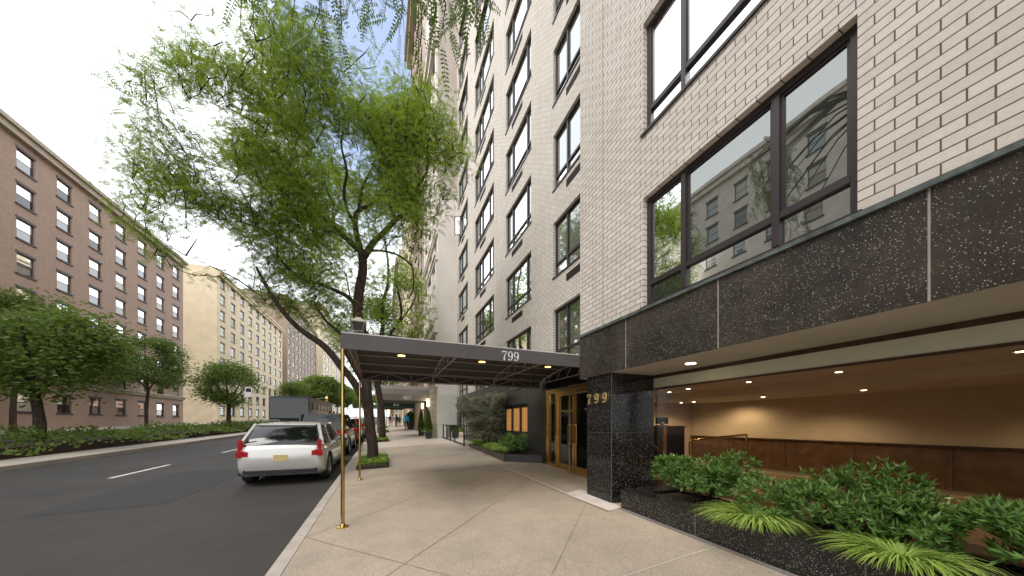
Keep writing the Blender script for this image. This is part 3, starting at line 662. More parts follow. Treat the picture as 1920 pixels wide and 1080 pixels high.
# ------------------------------------------------------------------ plants
def rand_dirs(n, zlo=-1, zhi=1):
    z = RNG.uniform(zlo, zhi, n); a = RNG.uniform(0, 2*np.pi, n); r = np.sqrt(1-z*z); return np.stack([r*np.cos(a), r*np.sin(a), z], 1)
def nrm(v): return v/np.maximum(np.linalg.norm(v, axis=-1, keepdims=True), 1e-9)
def rhombs(base, d, side, L, Wd, fold=0.0, up=None):
    """simple leaves: base (N,3), direction, side; returns V,F"""
    n = len(base); L = np.asarray(L).reshape(-1, 1); Wd = np.asarray(Wd).reshape(-1, 1)
    mid = base+d*L*.45
    if up is not None: mid = mid+up*L*fold
    V = np.stack([base, mid-side*Wd/2, base+d*L, mid+side*Wd/2], 1).reshape(-1, 3)
    return V, np.arange(4*n).reshape(-1, 4)
def compound(base, d, L, pairs=7, lw=.010, ll=.034, droop=.35):
    """pinnate leaves of a honey locust: pairs of leaflets along a drooping stalk"""
    n = len(base); rnd = rand_dirs(n); side = nrm(np.cross(d, rnd)); w = np.cross(side, d); Vs = []
    L = np.broadcast_to(np.asarray(L), (n,)).reshape(-1, 1)
    for i in range(pairs):
        t = (i+.8)/pairs; sc = (1-.45*abs(t-.45)*2*.8)
        c = base+d*L*t; c[:, 2] -= (droop*L[:, 0]*t*t)
        dd = d.copy(); dd[:, 2] -= droop*2*t; dd = nrm(dd)
        for sg in (1, -1):
            e = nrm(side*sg*.92+dd*.42+RNG.normal(0, .10, (n, 3))); q = nrm(np.cross(e, w)); l_ = ll*sc*(L/.16)
            wd = lw*(L/.16)
            Vs.append(np.stack([c, c+e*l_*.5-q*wd/2, c+e*l_, c+e*l_*.5+q*wd/2], 1))
    # stalk as a thin strip
    e0 = base; e1 = base+d*L; e1 = e1-np.array([0, 0, 1])*(droop*L); s2 = side*.0015*(L/.16)
    Vs.append(np.stack([e0-s2, e0+s2, e1+s2, e1-s2], 1))
    V = np.concatenate([v.reshape(-1, 3) for v in Vs]); return V, np.arange(len(V)).reshape(-1, 4)

def shrub(parent_name, label, cat, cx, cy, zb, rx, ry, h, n, m_, leaf_l=.07, leaf_w=.022, rosette=7, group=None, stems=14, lumps=12):
    o = thing(parent_name, label, cat, (cx, cy, zb), group)
    lc = np.stack([RNG.uniform(-.6, .6, lumps)*rx*1.15, RNG.uniform(-.7, .7, lumps)*ry*1.1, RNG.uniform(.30, .88, lumps)*h], 1); lr = RNG.uniform(.22, .46, lumps)
    lc[0] = (0, 0, h*.55); lr[0] = .6
    k = RNG.integers(0, lumps, n); dd = rand_dirs(n, -.5, 1); rad = RNG.uniform(.55, 1.0, (n, 1))**.6
    P = lc[k]+dd*rad*lr[k][:, None]*np.array([rx, ry, h*.85]); P[:, 2] = np.clip(P[:, 2], .03, None); P += np.array([cx, cy, zb])
    ax = nrm(dd*.8+np.array([0, 0, .7])+RNG.normal(0, .25, (n, 3)))
    Vs = []; off = 0
    a0 = RNG.uniform(0, 6.28, n); u = nrm(np.cross(ax, rand_dirs(n))); w = np.cross(ax, u)
    for j in range(rosette):
        a = a0+2*np.pi*j/rosette*1.0+RNG.normal(0, .2, n); tilt = RNG.uniform(.35, 1.2, n)[:, None]
        rd = u*np.cos(a)[:, None]+w*np.sin(a)[:, None]; d = nrm(rd*np.sin(tilt)+ax*np.cos(tilt)); s_ = nrm(np.cross(d, ax))
        V, F = rhombs(P+ax*RNG.uniform(-.03, .02, (n, 1)), d, s_, leaf_l*RNG.uniform(.5, 1.45, n), leaf_w*RNG.uniform(.7, 1.3, n), -.06, ax); Vs.append(V)
    V = np.concatenate(Vs); fast('foliage', V, np.arange(len(V)).reshape(-1, 4), m_, o, (cx, cy, zb))
    mb = MB()
    for i in range(stems):
        e = Vector(P[RNG.integers(0, n)]); b = Vector((cx+random.uniform(-.08, .08), cy+random.uniform(-.08, .08), zb-.04)); m1 = b.lerp(e, .5)+Vector((random.uniform(-.05, .05), random.uniform(-.05, .05), .04))
        mb.tube([b, m1, e], [.012, .008, .003], 5)
    mb.build('stem', twigm, o); return o
def grass(label, cx, cy, zb, r, h, n, group=None, name='ornamental_grass', m_=None, spread=1.0, bias=(0, 0), lift=0):
    o = thing(name, label, 'grass clump', (cx, cy, zb), group)
    a = RNG.uniform(0, 2*np.pi, n); rr = RNG.uniform(.0, .45, n)*r; b = np.stack([cx+rr*np.cos(a), cy+rr*np.sin(a), np.full(n, zb-.02)], 1)
    a2 = a+RNG.normal(0, .5, n); out = np.stack([np.cos(a2), np.sin(a2), np.zeros(n)], 1)+np.array([bias[0], bias[1], 0]); L = RNG.uniform(.6, 1.1, n); Vs = []
    prev = None; seg = 5; s_ = nrm(np.cross(out, [0, 0, 1.0])); wd = RNG.uniform(.006, .012, n)
    pts = []
    for i in range(seg+1):
        t = i/seg; x = (r*1.0*spread*L*t**1.3)[:, None]; z = (h*L*(1.9*t-(1.55+lift)*t*t))[:, None]
        pts.append(b+out*x+np.array([0, 0, 1.0])*z)
    for i in range(seg):
        w0 = (wd*(1-(i/seg)**2))[:, None]*s_; w1 = (wd*(1-((i+1)/seg)**2)+.0003)[:, None]*s_
        Vs.append(np.stack([pts[i]-w0, pts[i]+w0, pts[i+1]+w1, pts[i+1]-w1], 1).reshape(-1, 3))
    V = np.concatenate(Vs); fast('blades', V, np.arange(len(V)).reshape(-1, 4), m_ or leaf_grass, o, (cx, cy, zb)); return o
shrub('leafy_shrub', 'green glossy leafy shrub in the long planter right beside the granite pillar', 'shrub', 3.98, 2.92, PZ-.05, .44, .74, .62, 1150, leaf_shrub, .062, .020, 8)
shrub('leafy_shrub', 'green leafy shrub in the long planter, second from the granite pillar', 'shrub', 4.0, 1.6, PZ-.05, .44, .72, .60, 1100, leaf_shrub, .062, .020, 8)
shrub('leafy_shrub', 'green leafy shrub in the long planter, third and farthest from the pillar', 'shrub', 4.0, 0.25, PZ-.05, .44, .70, .58, 1000, leaf_shrub, .062, .020, 8)
grass('bright green ornamental grass spilling over the front of the right planter', 3.66, 2.12, PZ-.05, .42, .30, 520, 'grasses in the planters', bias=(-.25, 0))
grass('light green grass tuft at the near end of the right planter', 3.66, 1.1, PZ-.05, .38, .28, 420, 'grasses in the planters', bias=(-.2, 0))
shrub('round_shrub', 'rounded grey-green shrub at the corner of the left planter near the doors', 'shrub', 4.12, 10.0, LZ-.05, .45, .70, .62, 620, leaf_shrub, .07, .020, 7)
grass('arching pale green grass in the middle of the left planter', 3.98, 11.0, LZ-.05, .55, .52, 800, 'grasses in the planters', bias=(-.15, -.1))
grass('arching green grass at the planter front left of the rounded shrub', 3.92, 10.3, LZ-.05, .42, .40, 500, 'grasses in the planters', bias=(-.2, -.1))
grass('small grass tuft at the far end of the left planter by the railing', 3.98, 13.6, LZ-.05, .48, .52, 500, 'grasses in the planters', bias=(-.15, -.1))
# the Japanese maple of the left planter
def maple(cx, cy, zb, h):
    o = thing('japanese_maple', 'small open Japanese maple with purplish green leaves in the left planter', 'tree', (cx, cy, zb))
    mb = MB(); Vs = []; tips = []
    for i in range(6):
        a = i*1.05+.3; p = Vector((cx, cy, zb)); pts = [p]; d = Vector((math.cos(a)*.28, math.sin(a)*.28, 1)).normalized()
        for k in range(7):
            d = (d+Vector((random.uniform(-.18, .18)+math.cos(a)*.05, random.uniform(-.18, .18)+math.sin(a)*.05, .03))).normalized(); p = p+d*h/8; pts.append(p)
            if k >= 1:
                for j in range(3):
                    e = p+Vector((random.uniform(-.6, .6), random.uniform(-.6, .6), random.uniform(-.05, .28)))*(.62 if k < 5 else .42); mb.tube([p, (p+e)/2+Vector((0, 0, .04)), e], [.007, .005, .002], 4); tips.append(e); tips.append((p+e)/2)
        mb.tube(pts, [.022-.0026*k for k in range(len(pts))], 6)
    mb.build('trunk', bark, o)
    T = np.array(tips); n = 36; P = np.repeat(T, n, 0)+RNG.normal(0, 1, (len(T)*n, 3))*np.array([.12, .12, .06]); N_ = len(P)
    for j in range(5):
        a = j*1.2566+RNG.normal(0, .15, N_)
        if j == 0: a0 = RNG.uniform(0, 6.28, N_)
        d = nrm(np.stack([np.cos(a+a0), np.sin(a+a0), RNG.normal(-.25, .2, N_)], 1)); s_ = nrm(np.cross(d, np.array([0, 0, 1.0])+RNG.normal(0, .25, (N_, 3))))
        V, F = rhombs(P, d, s_, RNG.uniform(.045, .075, N_), np.full(N_, .030)); Vs.append(V)
    V = np.concatenate(Vs); fast('foliage', V, np.arange(len(V)).reshape(-1, 4), leaf_maple, o, (cx, cy, zb))
maple(4.0, 12.4, LZ-.05, 2.5)

# ------------------------------------------------------------------ the 799 canopy
K = thing('entrance_canopy', 'long grey canvas entrance canopy numbered 799 on brass poles', 'canopy', (2, 6.8, 2.6))
CX0, CX1, CY0, CY1 = -.545, 4.50, 5.0, 8.62
zb_, zt_ = 2.604, 2.826
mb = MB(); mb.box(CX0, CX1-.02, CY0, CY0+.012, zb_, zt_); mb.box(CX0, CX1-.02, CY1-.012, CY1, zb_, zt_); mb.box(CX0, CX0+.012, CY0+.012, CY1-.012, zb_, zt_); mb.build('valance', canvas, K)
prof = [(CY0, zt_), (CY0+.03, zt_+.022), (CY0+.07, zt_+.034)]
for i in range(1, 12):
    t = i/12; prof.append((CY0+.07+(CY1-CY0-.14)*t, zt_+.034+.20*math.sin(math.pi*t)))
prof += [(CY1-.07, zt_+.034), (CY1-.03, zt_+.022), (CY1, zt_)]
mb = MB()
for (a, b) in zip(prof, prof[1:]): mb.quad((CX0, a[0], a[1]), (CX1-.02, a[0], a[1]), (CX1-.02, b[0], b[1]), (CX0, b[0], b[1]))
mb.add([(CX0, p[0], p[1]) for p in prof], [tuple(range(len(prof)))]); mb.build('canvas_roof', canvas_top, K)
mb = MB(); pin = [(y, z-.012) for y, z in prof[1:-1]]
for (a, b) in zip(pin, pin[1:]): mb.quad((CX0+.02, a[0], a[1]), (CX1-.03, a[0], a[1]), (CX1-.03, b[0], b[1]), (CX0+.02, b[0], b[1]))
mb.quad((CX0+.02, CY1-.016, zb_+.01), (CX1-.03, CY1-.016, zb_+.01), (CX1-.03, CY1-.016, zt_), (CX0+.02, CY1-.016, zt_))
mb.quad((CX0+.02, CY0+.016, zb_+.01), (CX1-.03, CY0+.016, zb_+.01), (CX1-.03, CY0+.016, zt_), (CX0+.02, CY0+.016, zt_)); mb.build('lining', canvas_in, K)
def zroof(y): 
    t = (y-CY0-.07)/(CY1-CY0-.14); return zt_+.034+.20*math.sin(math.pi*min(max(t, 0), 1))-.03
mb = MB()
for y in (5.12, 5.55, 6.2, 6.8, 7.4, 8.0, 8.5): mb.tube([(CX0+.04, y, zroof(y)), (CX1-.05, y, zroof(y))], .011, 6)
for y in (5.03, 8.585): mb.tube([(CX0+.03, y, zb_+.02), (CX1-.05, y, zb_+.02)], .011, 6); mb.tube([(CX0+.03, y, zt_-.01), (CX1-.05, y, zt_-.01)], .010, 6)
mb.build('longitudinal_rail', pipe, K)
for X in (CX0+.04, 1.23, 2.95, CX1-.07):
    mb = MB(); ys = [CY0+.05+(CY1-CY0-.1)*i/14 for i in range(15)]
    mb.tube([(X, y, zroof(y)-.012) for y in ys], .013, 6)
    mb.tube([(X, CY0+.05, zb_+.14), (X, CY1-.05, zb_+.14)], .012, 6)
    for i in range(1, 14, 2):
        mb.tube([(X, ys[i], zroof(ys[i])-.012), (X, ys[i+1], zb_+.14)], .007, 5)
    mb.tube([(X, CY0+.05, zb_), (X, CY0+.05, zt_)], .012, 6); mb.tube([(X, CY1-.05, zb_), (X, CY1-.05, zt_)], .012, 6)
    mb.build('truss', pipe, K)
mb = MB(); x = CX0+.08; k = 0
while x < CX1-.2:
    mb.tube([(x, 8.57, zb_+.02), (x, 8.57, zt_-.01)], .009, 5)
    if k % 2: mb.tube([(x, 8.57, zt_-.01), (x+.573, 8.57, zb_+.02)], .007, 5)
    else: mb.tube([(x, 8.57, zb_+.02), (x+.573, 8.57, zt_-.01)], .007, 5)
    x += .573; k += 1
mb.build('side_truss', pipe, K)
mb = MB(); y = 5.1; k = 0
while y < 8.2:
    mb.tube([(CX0+.03, y, zb_+.02), (CX0+.03, y+.3, zt_+.02)], .007, 5); mb.tube([(CX0+.03, y+.3, zt_+.02), (CX0+.03, y+.6, zb_+.02)], .007, 5); y += .6
mb.build('end_truss', pipe, K)
for X in (.35, 2.06, 3.74):
    mb = MB(); mb.lathe([(.075, -.035), (.085, -.03), (.085, .02), (.08, .035)], (X, 6.8, 2.965)); l_ = mb.build('downlight', lamp_house, K, smooth=True)
    mb = MB(); mb.lathe([(.072, -.004), (.072, 0)], (X, 6.8, 2.928)); mb.build('bulb', lamp_yel, l_)
    spot(X, 6.8, 2.91, 5, (1, .75, .4), 2.2)
PO = []
for (Y, ) in ((5.03,), (8.58,)):
    mb = MB(); X = -.527; g0 = zw(X, Y); mb.lathe([(.026, g0+.02), (.026, zb_+.05)], (X, Y, 0), 20); p = mb.build('pole', brass_pole, K, smooth=True)
    mb = MB(); mb.lathe([(.078, g0-.01), (.078, g0+.014), (.066, g0+.022), (.036, g0+.028), (.032, g0+.045), (.027, g0+.05)], (X, Y, 0), 28); mb.build('base_flange', brass, p, smooth=True)
numerals('799', lambda u, v, d: (1.86+u, 5.0-d-.001, 2.622+v), .158, .112, .003, 'numeral', white_paint, K)
# taxi lantern on the canopy roof
L = thing('roof_lantern', 'dark metal lantern with a pale hipped cap on the street end of the canopy', 'lantern', (-.36, 5.9, 2.95))
c0 = onY(672.5, 608, 5.9); X, Y, Z = c0.x, 5.9, 2.93
def frus(mb, x, y, z0, z1, r0, r1): mb.add([(x-r0, y-r0, z0), (x+r0, y-r0, z0), (x+r0, y+r0, z0), (x-r0, y+r0, z0), (x-r1, y-r1, z1), (x+r1, y-r1, z1), (x+r1, y+r1, z1), (x-r1, y+r1, z1)], [(0, 3, 2, 1), (4, 5, 6, 7), (0, 1, 5, 4), (1, 2, 6, 5), (2, 3, 7, 6), (3, 0, 4, 7)])
zc = onY(672, 623, 5.9).z
mb = MB(); mb.tube([(X, Y, 2.9), (X, Y, zc)], .02, 8); frus(mb, X, Y, zc, zc+.015, .075, .075)
for sx in (-1, 1):
    for sy in (-1, 1): mb.tube([(X+sx*.065, Y+sy*.065, zc+.01), (X+sx*.10, Y+sy*.10, zc+.15)], .007, 5)
mb.build('frame', simple('lantern_metal', (.20, .17, .13), .5, .4, var=.2), L)
mb = MB(); frus(mb, X, Y, zc+.016, zc+.148, .058, .092); mb.build('pane', glass_mat('lantern_glass', (.05, .045, .04), .08), L)
mb = MB(); frus(mb, X, Y, zc+.149, zc+.163, .125, .125); frus(mb, X, Y, zc+.164, zc+.215, .115, .06); frus(mb, X, Y, zc+.216, zc+.245, .05, .035); mb.build('cap', simple('verdigris_cap', (.36, .32, .24), .7, var=.2), L)

# ------------------------------------------------------------------ railing beyond the planter
K = thing('area_railing', 'black iron railing with plain panels beyond the left planter', 'railing', (3.55, 18, .5))
zz = lambda y: .155+G*y
def rl(a, b): return [a, b]
mb = MB(); T_ = lambda y: 1.41 if y < 14.9 else 1.41
mb.box(3.56, 3.60, 14.75, 20.6, 1.40, 1.44); mb.add([(3.56, 14.75, zz(14.75)+.06), (3.60, 14.75, zz(14.75)+.06), (3.60, 20.6, zz(20.6)+.06), (3.56, 20.6, zz(20.6)+.06), (3.56, 14.75, zz(14.75)+.10), (3.60, 14.75, zz(14.75)+.10), (3.60, 20.6, zz(20.6)+.10), (3.56, 20.6, zz(20.6)+.10)], [(0,3,2,1),(4,5,6,7),(0,1,5,4),(1,2,6,5),(2,3,7,6),(3,0,4,7)])
mb.box(3.60, 4.5, 14.75, 14.79, 1.40, 1.44); mb.build('top_rail', rail_m, K)
y = 14.77
while y < 20.7:
    mb = MB(); mb.box(3.55, 3.61, y-.03, y+.03, zz(y)-.05, 1.46); mb.build('post', rail_m, K); y += 1.15 if y > 16.5 else 2.1
mb = MB(); mb.tube([(3.8, 14.9, 1.40), (4.2, 15.9, .95), (4.45, 16.6, .93)], .02, 6); mb.tube([(3.8, 14.9, 1.15), (4.2, 15.9, .7), (4.45, 16.6, .68)], .015, 6); mb.build('stair_rail', rail_m, K)
mb = MB(); mb.quad((3.585, 14.8, zz(14.8)+.1), (3.585, 20.6, zz(20.6)+.1), (3.585, 20.6, 1.40), (3.585, 14.8, 1.40)); mb.build('infill_panel', glass_mat('smoked_panel', (.05, .05, .05), .04, see=.45), K)

# ------------------------------------------------------------------ neighbouring buildings on the right-hand side
far_glass = glass_mat('far_window_glass', (.035, .04, .045), .22)
shade_glass = glass_mat('shaded_far_window', (.34, .32, .27), .10)
dim_glass = glass_mat('dim_far_window', (.02, .024, .028), .10)
def tower(name, label, X, y0, y1, H, wall, cols, rows, z_first, pitch, wh, cornices=(), trim=None, pil=0, fm=None, side=-1, flank=None, zbase=-1, base=None, thick=14, glass=None, extras=0):
    o = thing(name, label, 'building', (X, (y0+y1)/2, 0)); s = side
    W_ = (y1-y0)/cols; ww = W_*.42; ops = []
    for i in range(cols):
        for j in range(rows):
            yc_ = y0+W_*(i+.5); z = z_first+pitch*j; ops.append((yc_-ww/2, yc_+ww/2, z, z+wh))
    mb = MB(); facade(mb, X, y0, y1, zbase, H, ops, .22, face=s); mb.build('street_wall', wall, o)
    mb = MB(); x1 = X-s*thick
    for yy in (y0, y1): mb.quad((X, yy, zbase), (x1, yy, zbase), (x1, yy, H), (X, yy, H))
    mb.quad((X, y0, H), (x1, y0, H), (x1, y1, H), (X, y1, H)); mb.build('flank_wall', flank or wall, o)
    for (z, h, d) in cornices:
        mb = MB(); a, b = (X+s*d, X-s*.0) if s < 0 else (X, X+d)
        e = min(a, b); f = max(a, b)
        mb.box(e, f+.01, y0-.02, y1, z, z+h*.4); mb.box(e+(d*.35 if s < 0 else 0), f+(.01 if s < 0 else -d*.35), y0-.02, y1, z-h*.6, z-.002)
        mb.build('cornice', trim or wall, o)
    if pil:
        for i in range(cols+1):
            yc_ = min(max(y0+W_*i, y0+.3), y1-.3); mb = MB()
            for (za, zb2) in pil: mb.box(min(X, X+s*.12), max(X, X+s*.12)+0, yc_-.26, yc_+.26, za, zb2)
            mb.build('pilaster', trim or wall, o)
    xa, xb = (X+.14, X+.2) if s < 0 else (X-.2, X-.14)
    def one(a, b, c, d):
        f = MB(); f.box(xa, xb, a, a+.07, c, d); f.box(xa, xb, b-.07, b, c, d); f.box(xa, xb, a+.07, b-.07, d-.07, d); f.box(xa, xb, a+.07, b-.07, c, c+.09); f.box(xa, xb, a+.07, b-.07, (c+d)/2-.03, (c+d)/2+.03)
        f.box(min(X, X+s*.10), max(X, X+s*.10), a-.12, b+.12, c-.14, c-.003); f.box(min(X, X+s*.05), max(X, X+s*.05), a-.10, b+.10, d+.003, d+.22)
        w = f.build('window', fm or bronze, o); g = MB(); xx = (xa+xb)/2+.01; g.quad((xx, a+.07, c+.09), (xx, b-.07, c+.09), (xx, b-.07, (c+d)/2-.03), (xx, a+.07, (c+d)/2-.03)); g.quad((xx+.005, a+.07, (c+d)/2+.03), (xx+.005, b-.07, (c+d)/2+.03), (xx+.005, b-.07, d-.07), (xx+.005, a+.07, d-.07)); g.build('pane', glass or far_glass, w); return w
    a0, c0 = ops[0][0], ops[0][2]; w0 = one(*ops[0]); alt = []
    for gm2 in (shade_glass, dim_glass):
        for ch in w0.children: me2 = ch.data.copy(); me2.materials[0] = gm2; alt.append(me2)
    for i, (a, b, c, d) in enumerate(ops[1:100]):
        w = dup(w0, o); w.location = (0, a-a0, c-c0); k = random.random()
        if k < .5:
            for ch in w.children: ch.data = alt[0 if k < .25 else 1]
    return o
NB = tower('limestone_building', 'pale limestone building with pilasters, cornices and a blank painted flank', 3.3, 20.65, 27.1, 34, lime, 3, 8, 5.2, 3.45, 2.2,
      [(7.9, .8, .45), (12.4, .45, .25), (14.0, .35, .2), (26.8, .9, .5)], lime, [(8.4, 12.0), (14.4, 26.0), (3.9, 7.3)], flank=tanbrickY)
for ch in list(NB.children):
    if ch.name.startswith('flank_wall'): pass
mb = MB(); mb.quad((3.28, 20.64, 3.4), (4.6, 20.64, 3.4), (4.6, 20.64, 16.5), (3.28, 20.64, 16.5)); mb.build('painted_flank', flank_m, NB)
mb = MB(); mb.quad((3.28, 20.635, -.5), (4.6, 20.635, -.5), (4.6, 20.635, 3.4), (3.28, 20.635, 3.4)); mb.box(4.10, 4.12, 20.625, 20.636, .4, 6.0); mb.build('grey_flank_base', flank_lo, NB)
# rusticated pier beside the 807 door, door recess
mb = MB(); z = .5
mb.box(2.98, 3.32, 21.1, 23.3, .2, 1.05)
z = 1.06
while z < 4.2: mb.box(3.05, 3.32, 21.2, 23.2, z, z+.40); z += .415
mb.box(2.95, 3.34, 21.05, 23.3, 4.22, 4.5); mb.box(2.9, 3.34, 21.0, 23.35, 4.5, 4.62); mb.build('rusticated_pier', lime_d, NB, bevel=.015)
mb = MB(); mb.box(3.28, 3.31, 23.3, 26.0, .3, 3.3); dr = mb.build('street_door', simple('dark_wood_door', (.06, .03, .015), .4, var=.2), NB)
mb = MB(); mb.box(3.05, 3.32, 26.0, 27.0, .3, 4.3); mb.build('rusticated_pier', lime_d, NB, bevel=.015)
for Y, lab in ((22.95, 'lit rectangular brass wall sconce on the near pier of the taupe canopy door'), (26.4, 'lit rectangular wall sconce beyond the taupe canopy door')):
    s_ = thing('wall_sconce', lab, 'wall lamp', (2.98, Y, 3.0), 'sconces flanking the neighbouring door')
    mb = MB(); mb.box(2.96, 3.045, Y-.09, Y+.09, 2.68, 2.72); mb.box(2.96, 3.045, Y-.09, Y+.09, 3.24, 3.28); mb.box(3.03, 3.045, Y-.08, Y+.08, 2.72, 3.24); mb.build('bracket', brass, s_)
    mb = MB(); mb.box(2.90, 3.03, Y-.06, Y+.06, 2.721, 3.239); mb.build('glass_shade', sconce_glow, s_)
tower('brick_apartment_building', 'tall red brick apartment building with stone trim behind the trees', 3.1, 27.15, 39, 48, redbrick, 5, 13, 4.5, 3.4, 1.9, [(6.4, .5, .35), (44, 1.2, .8), (31, .5, .3)], lime_d, base=None, flank=tanbrickY)
tower('cream_apartment_building', 'cream stuccoed apartment building far along the pavement', 3.0, 39.1, 56, 40, creamstone, 6, 11, 4.5, 3.4, 1.9, [(6.2, .5, .3), (38, 1, .6)], creamstone)
tower('distant_apartment_building', 'pale distant apartment building past the cream one', 2.9, 66, 100, 36, lime_d, 8, 9, 4.5, 3.6, 1.9, [(34, 1, .6)], lime_d)
tower('red_corner_building', 'red brick corner building seen small at the end of the pavement', 2.4, 101, 130, 14, redbrick, 5, 3, 4.8, 3.3, 1.8, [(13.6, .6, .4)], lime_d)
struct('cross_street', sheet(2.9, 60, 56.5, 65.5, lambda x, y: .0+G*y-.1, t=.1), asphalt)

def side_canopy(label, Y0, Y1, x0, x1, zb2, hv, rise, m_, txt, under, tcol, tsize):
    o = thing('street_canopy', label, 'canopy', ((x0+x1)/2, (Y0+Y1)/2, zb2)); n = 6
    mb = MB(); mb.box(x0, x1, Y0, Y0+.02, zb2, zb2+hv); mb.box(x0, x1, Y1-.02, Y1, zb2-.0, zb2+hv); mb.box(x0, x0+.02, Y0+.02, Y1-.02, zb2, zb2+hv); mb.build('valance', m_, o)
    pr = [(Y0, zb2+hv)]
    for i in range(1, n): a = math.pi*i/n; pr.append(((Y0+Y1)/2-(Y1-Y0)/2*math.cos(a), zb2+hv+rise*math.sin(a)))
    pr.append((Y1, zb2+hv)); mb = MB()
    for a, b in zip(pr, pr[1:]): mb.quad((x0, a[0], a[1]), (x1, a[0], a[1]), (x1, b[0], b[1]), (x0, b[0], b[1]))
    mb.add([(x0, p[0], p[1]) for p in pr], [tuple(range(len(pr)))]); mb.build('canvas_roof', m_, o)
    mb = MB(); mb.quad((x0+.03, Y0+.03, zb2+.04), (x1-.03, Y0+.03, zb2+.04), (x1-.03, Y1-.03, zb2+.04), (x0+.03, Y1-.03, zb2+.04)); mb.build('lining', under, o)
    for yy in (Y0+.05, Y1-.05):
        mb = MB(); mb.lathe([(.03, zw(x0, yy)), (.03, zb2+.05)], (x0+.05, yy, 0), 10); mb.build('pole', brass_pole, o)
    text(txt, tsize, southface(x0+(x1-x0)*tcol, Y0-.006, zb2+hv*.45), white_paint, 'number', o)
    return o
cv2 = simple('taupe_canvas', (.24, .205, .18), .8, var=.1, vs=1.2); cv3 = simple('green_canvas', (.008, .028, .022), .75, var=.15); 
und = simple('canopy_underside', (.05, .04, .032), .8, var=.1)
side_canopy('taupe canvas canopy numbered 807 with a faceted roof', 23.1, 26.1, -.3, 3.05, 3.12, .42, .78, cv2, '807', und, .56, .36)
side_canopy('dark green canvas canopy numbered 815 behind the taupe one', 34.5, 37.2, -.2, 3.0, 3.15, .55, .55, cv3, '815', und, .46, .36)
side_canopy('small far dark green canopy near the corner', 50, 52.5, 0.2, 2.9, 3.6, .5, .5, cv3, '829', und, .5, .3)

# opposite side of the avenue
west_glass = glass_mat('west_window_glass', (.12, .15, .17), .15)
tower('opposite_apartment_building', 'tan brick apartment block across the avenue with double-hung windows', -32, -22, 12, 40, tanbrickX, 9, 11, 1.8, 3.3, 1.9, [(5.4, .5, .4), (38, 1, .7)], lime_d, side=1, glass=west_glass)
tower('opposite_apartment_building', 'pale limestone apartment block across the avenue, second in the row', -32, 12.1, 40, 33, lime, 8, 9, 1.8, 3.3, 1.9, [(5.4, .5, .4), (32, 1, .7)], lime, side=1, glass=west_glass)
tower('opposite_apartment_building', 'red brick apartment block across the avenue, third in the row', -32, 40.1, 72, 30, redbrick, 8, 8, 2.6, 3.3, 1.9, [(5.8, .5, .4), (29, 1, .7)], lime_d, side=1)
tower('opposite_apartment_building', 'cream apartment block across the avenue, farthest in the row', -32, 84, 130, 34, creamstone, 9, 9, 3.2, 3.4, 1.9, [(33, 1, .7)], creamstone, side=1)

tower('opposite_apartment_building', 'pinkish tall block far up the avenue on the opposite side', -32, 136, 190, 48, tanbrickX, 9, 11, 4, 3.8, 2.2, [(47, 1.2, .7)], lime_d, side=1)
tower('opposite_apartment_building', 'very tall hazy block at the far end of the opposite side', -30, 196, 300, 66, creamstone, 9, 11, 6, 5.2, 2.8, [(65, 1.5, .9)], creamstone, side=1)
# ------------------------------------------------------------------ trees
def grow(paths, clusters, step=.3, tip=.005):
    """paths: list of (points, radii). Connects every cluster to the nearest branch."""
    nodes = []; par = []; rad = []
    def add_poly(pts, rs, p0=-1):
        last = p0
        for a, b, ra, rb in zip(pts, pts[1:], rs, rs[1:]):
            n = max(1, int((Vector(b)-Vector(a)).length/step))
            for k in range(n):
                if not (k == 0 and last != -1 and last != p0):
                    pass
                t = k/n; nodes.append(tuple(Vector(a).lerp(Vector(b), t))); par.append(last); rad.append(ra+(rb-ra)*t); last = len(nodes)-1
        nodes.append(tuple(pts[-1])); par.append(last); rad.append(rs[-1])
    for pts, rs in paths: add_poly(pts, rs)
    A = np.zeros((len(nodes)+len(clusters)*8+10, 3)); n = len(nodes); A[:n] = nodes; base_n = n
    d0 = np.array([np.min(np.sum((A[:n]-c)**2, 1)) for c in clusters]); tw = []
    lift = np.array([0, 0, .35])
    for ci in np.argsort(d0):
        c = clusters[ci]; diff = A[:n]-(c-lift*.6); j = int(np.argmin(np.sum(diff*diff, 1)+np.where(A[:n, 2] > c[2]+.2, .35, 0)))
        a = A[j]; dist = np.linalg.norm(c-a); k = min(6, max(2, int(dist/.3))); pts = [a]; bend = RNG.normal(0, .10*dist+.01, 3); bend[2] = abs(bend[2])*.8
        for q in range(1, k+1):
            t = q/k; p = a+(c-a)*t+bend*math.sin(math.pi*t)+(RNG.normal(0, .018, 3) if q < k else 0); A[n] = p; n += 1; pts.append(p)
        tw.append((j, pts))
    return tw, base_n, A[:n]
def tube_np(pts, r0, r1, n, Vs, Fs, off):
    pts = np.asarray(pts); m_ = len(pts); d = np.gradient(pts, axis=0); d = nrm(d); up = np.array([.31, .52, .79]); u = nrm(np.cross(d, up)); w = np.cross(d, u)
    r = np.linspace(r0, r1, m_)[:, None]
    for k in range(n):
        a = 2*np.pi*k/n; Vs.append(pts+(u*np.cos(a)+w*np.sin(a))*r)
    i = np.arange(m_-1)
    for k in range(n):
        k2 = (k+1) % n; Fs.append(np.stack([off+k*m_+i, off+k2*m_+i, off+k2*m_+i+1, off+k*m_+i+1], 1))
    return off+m_*n
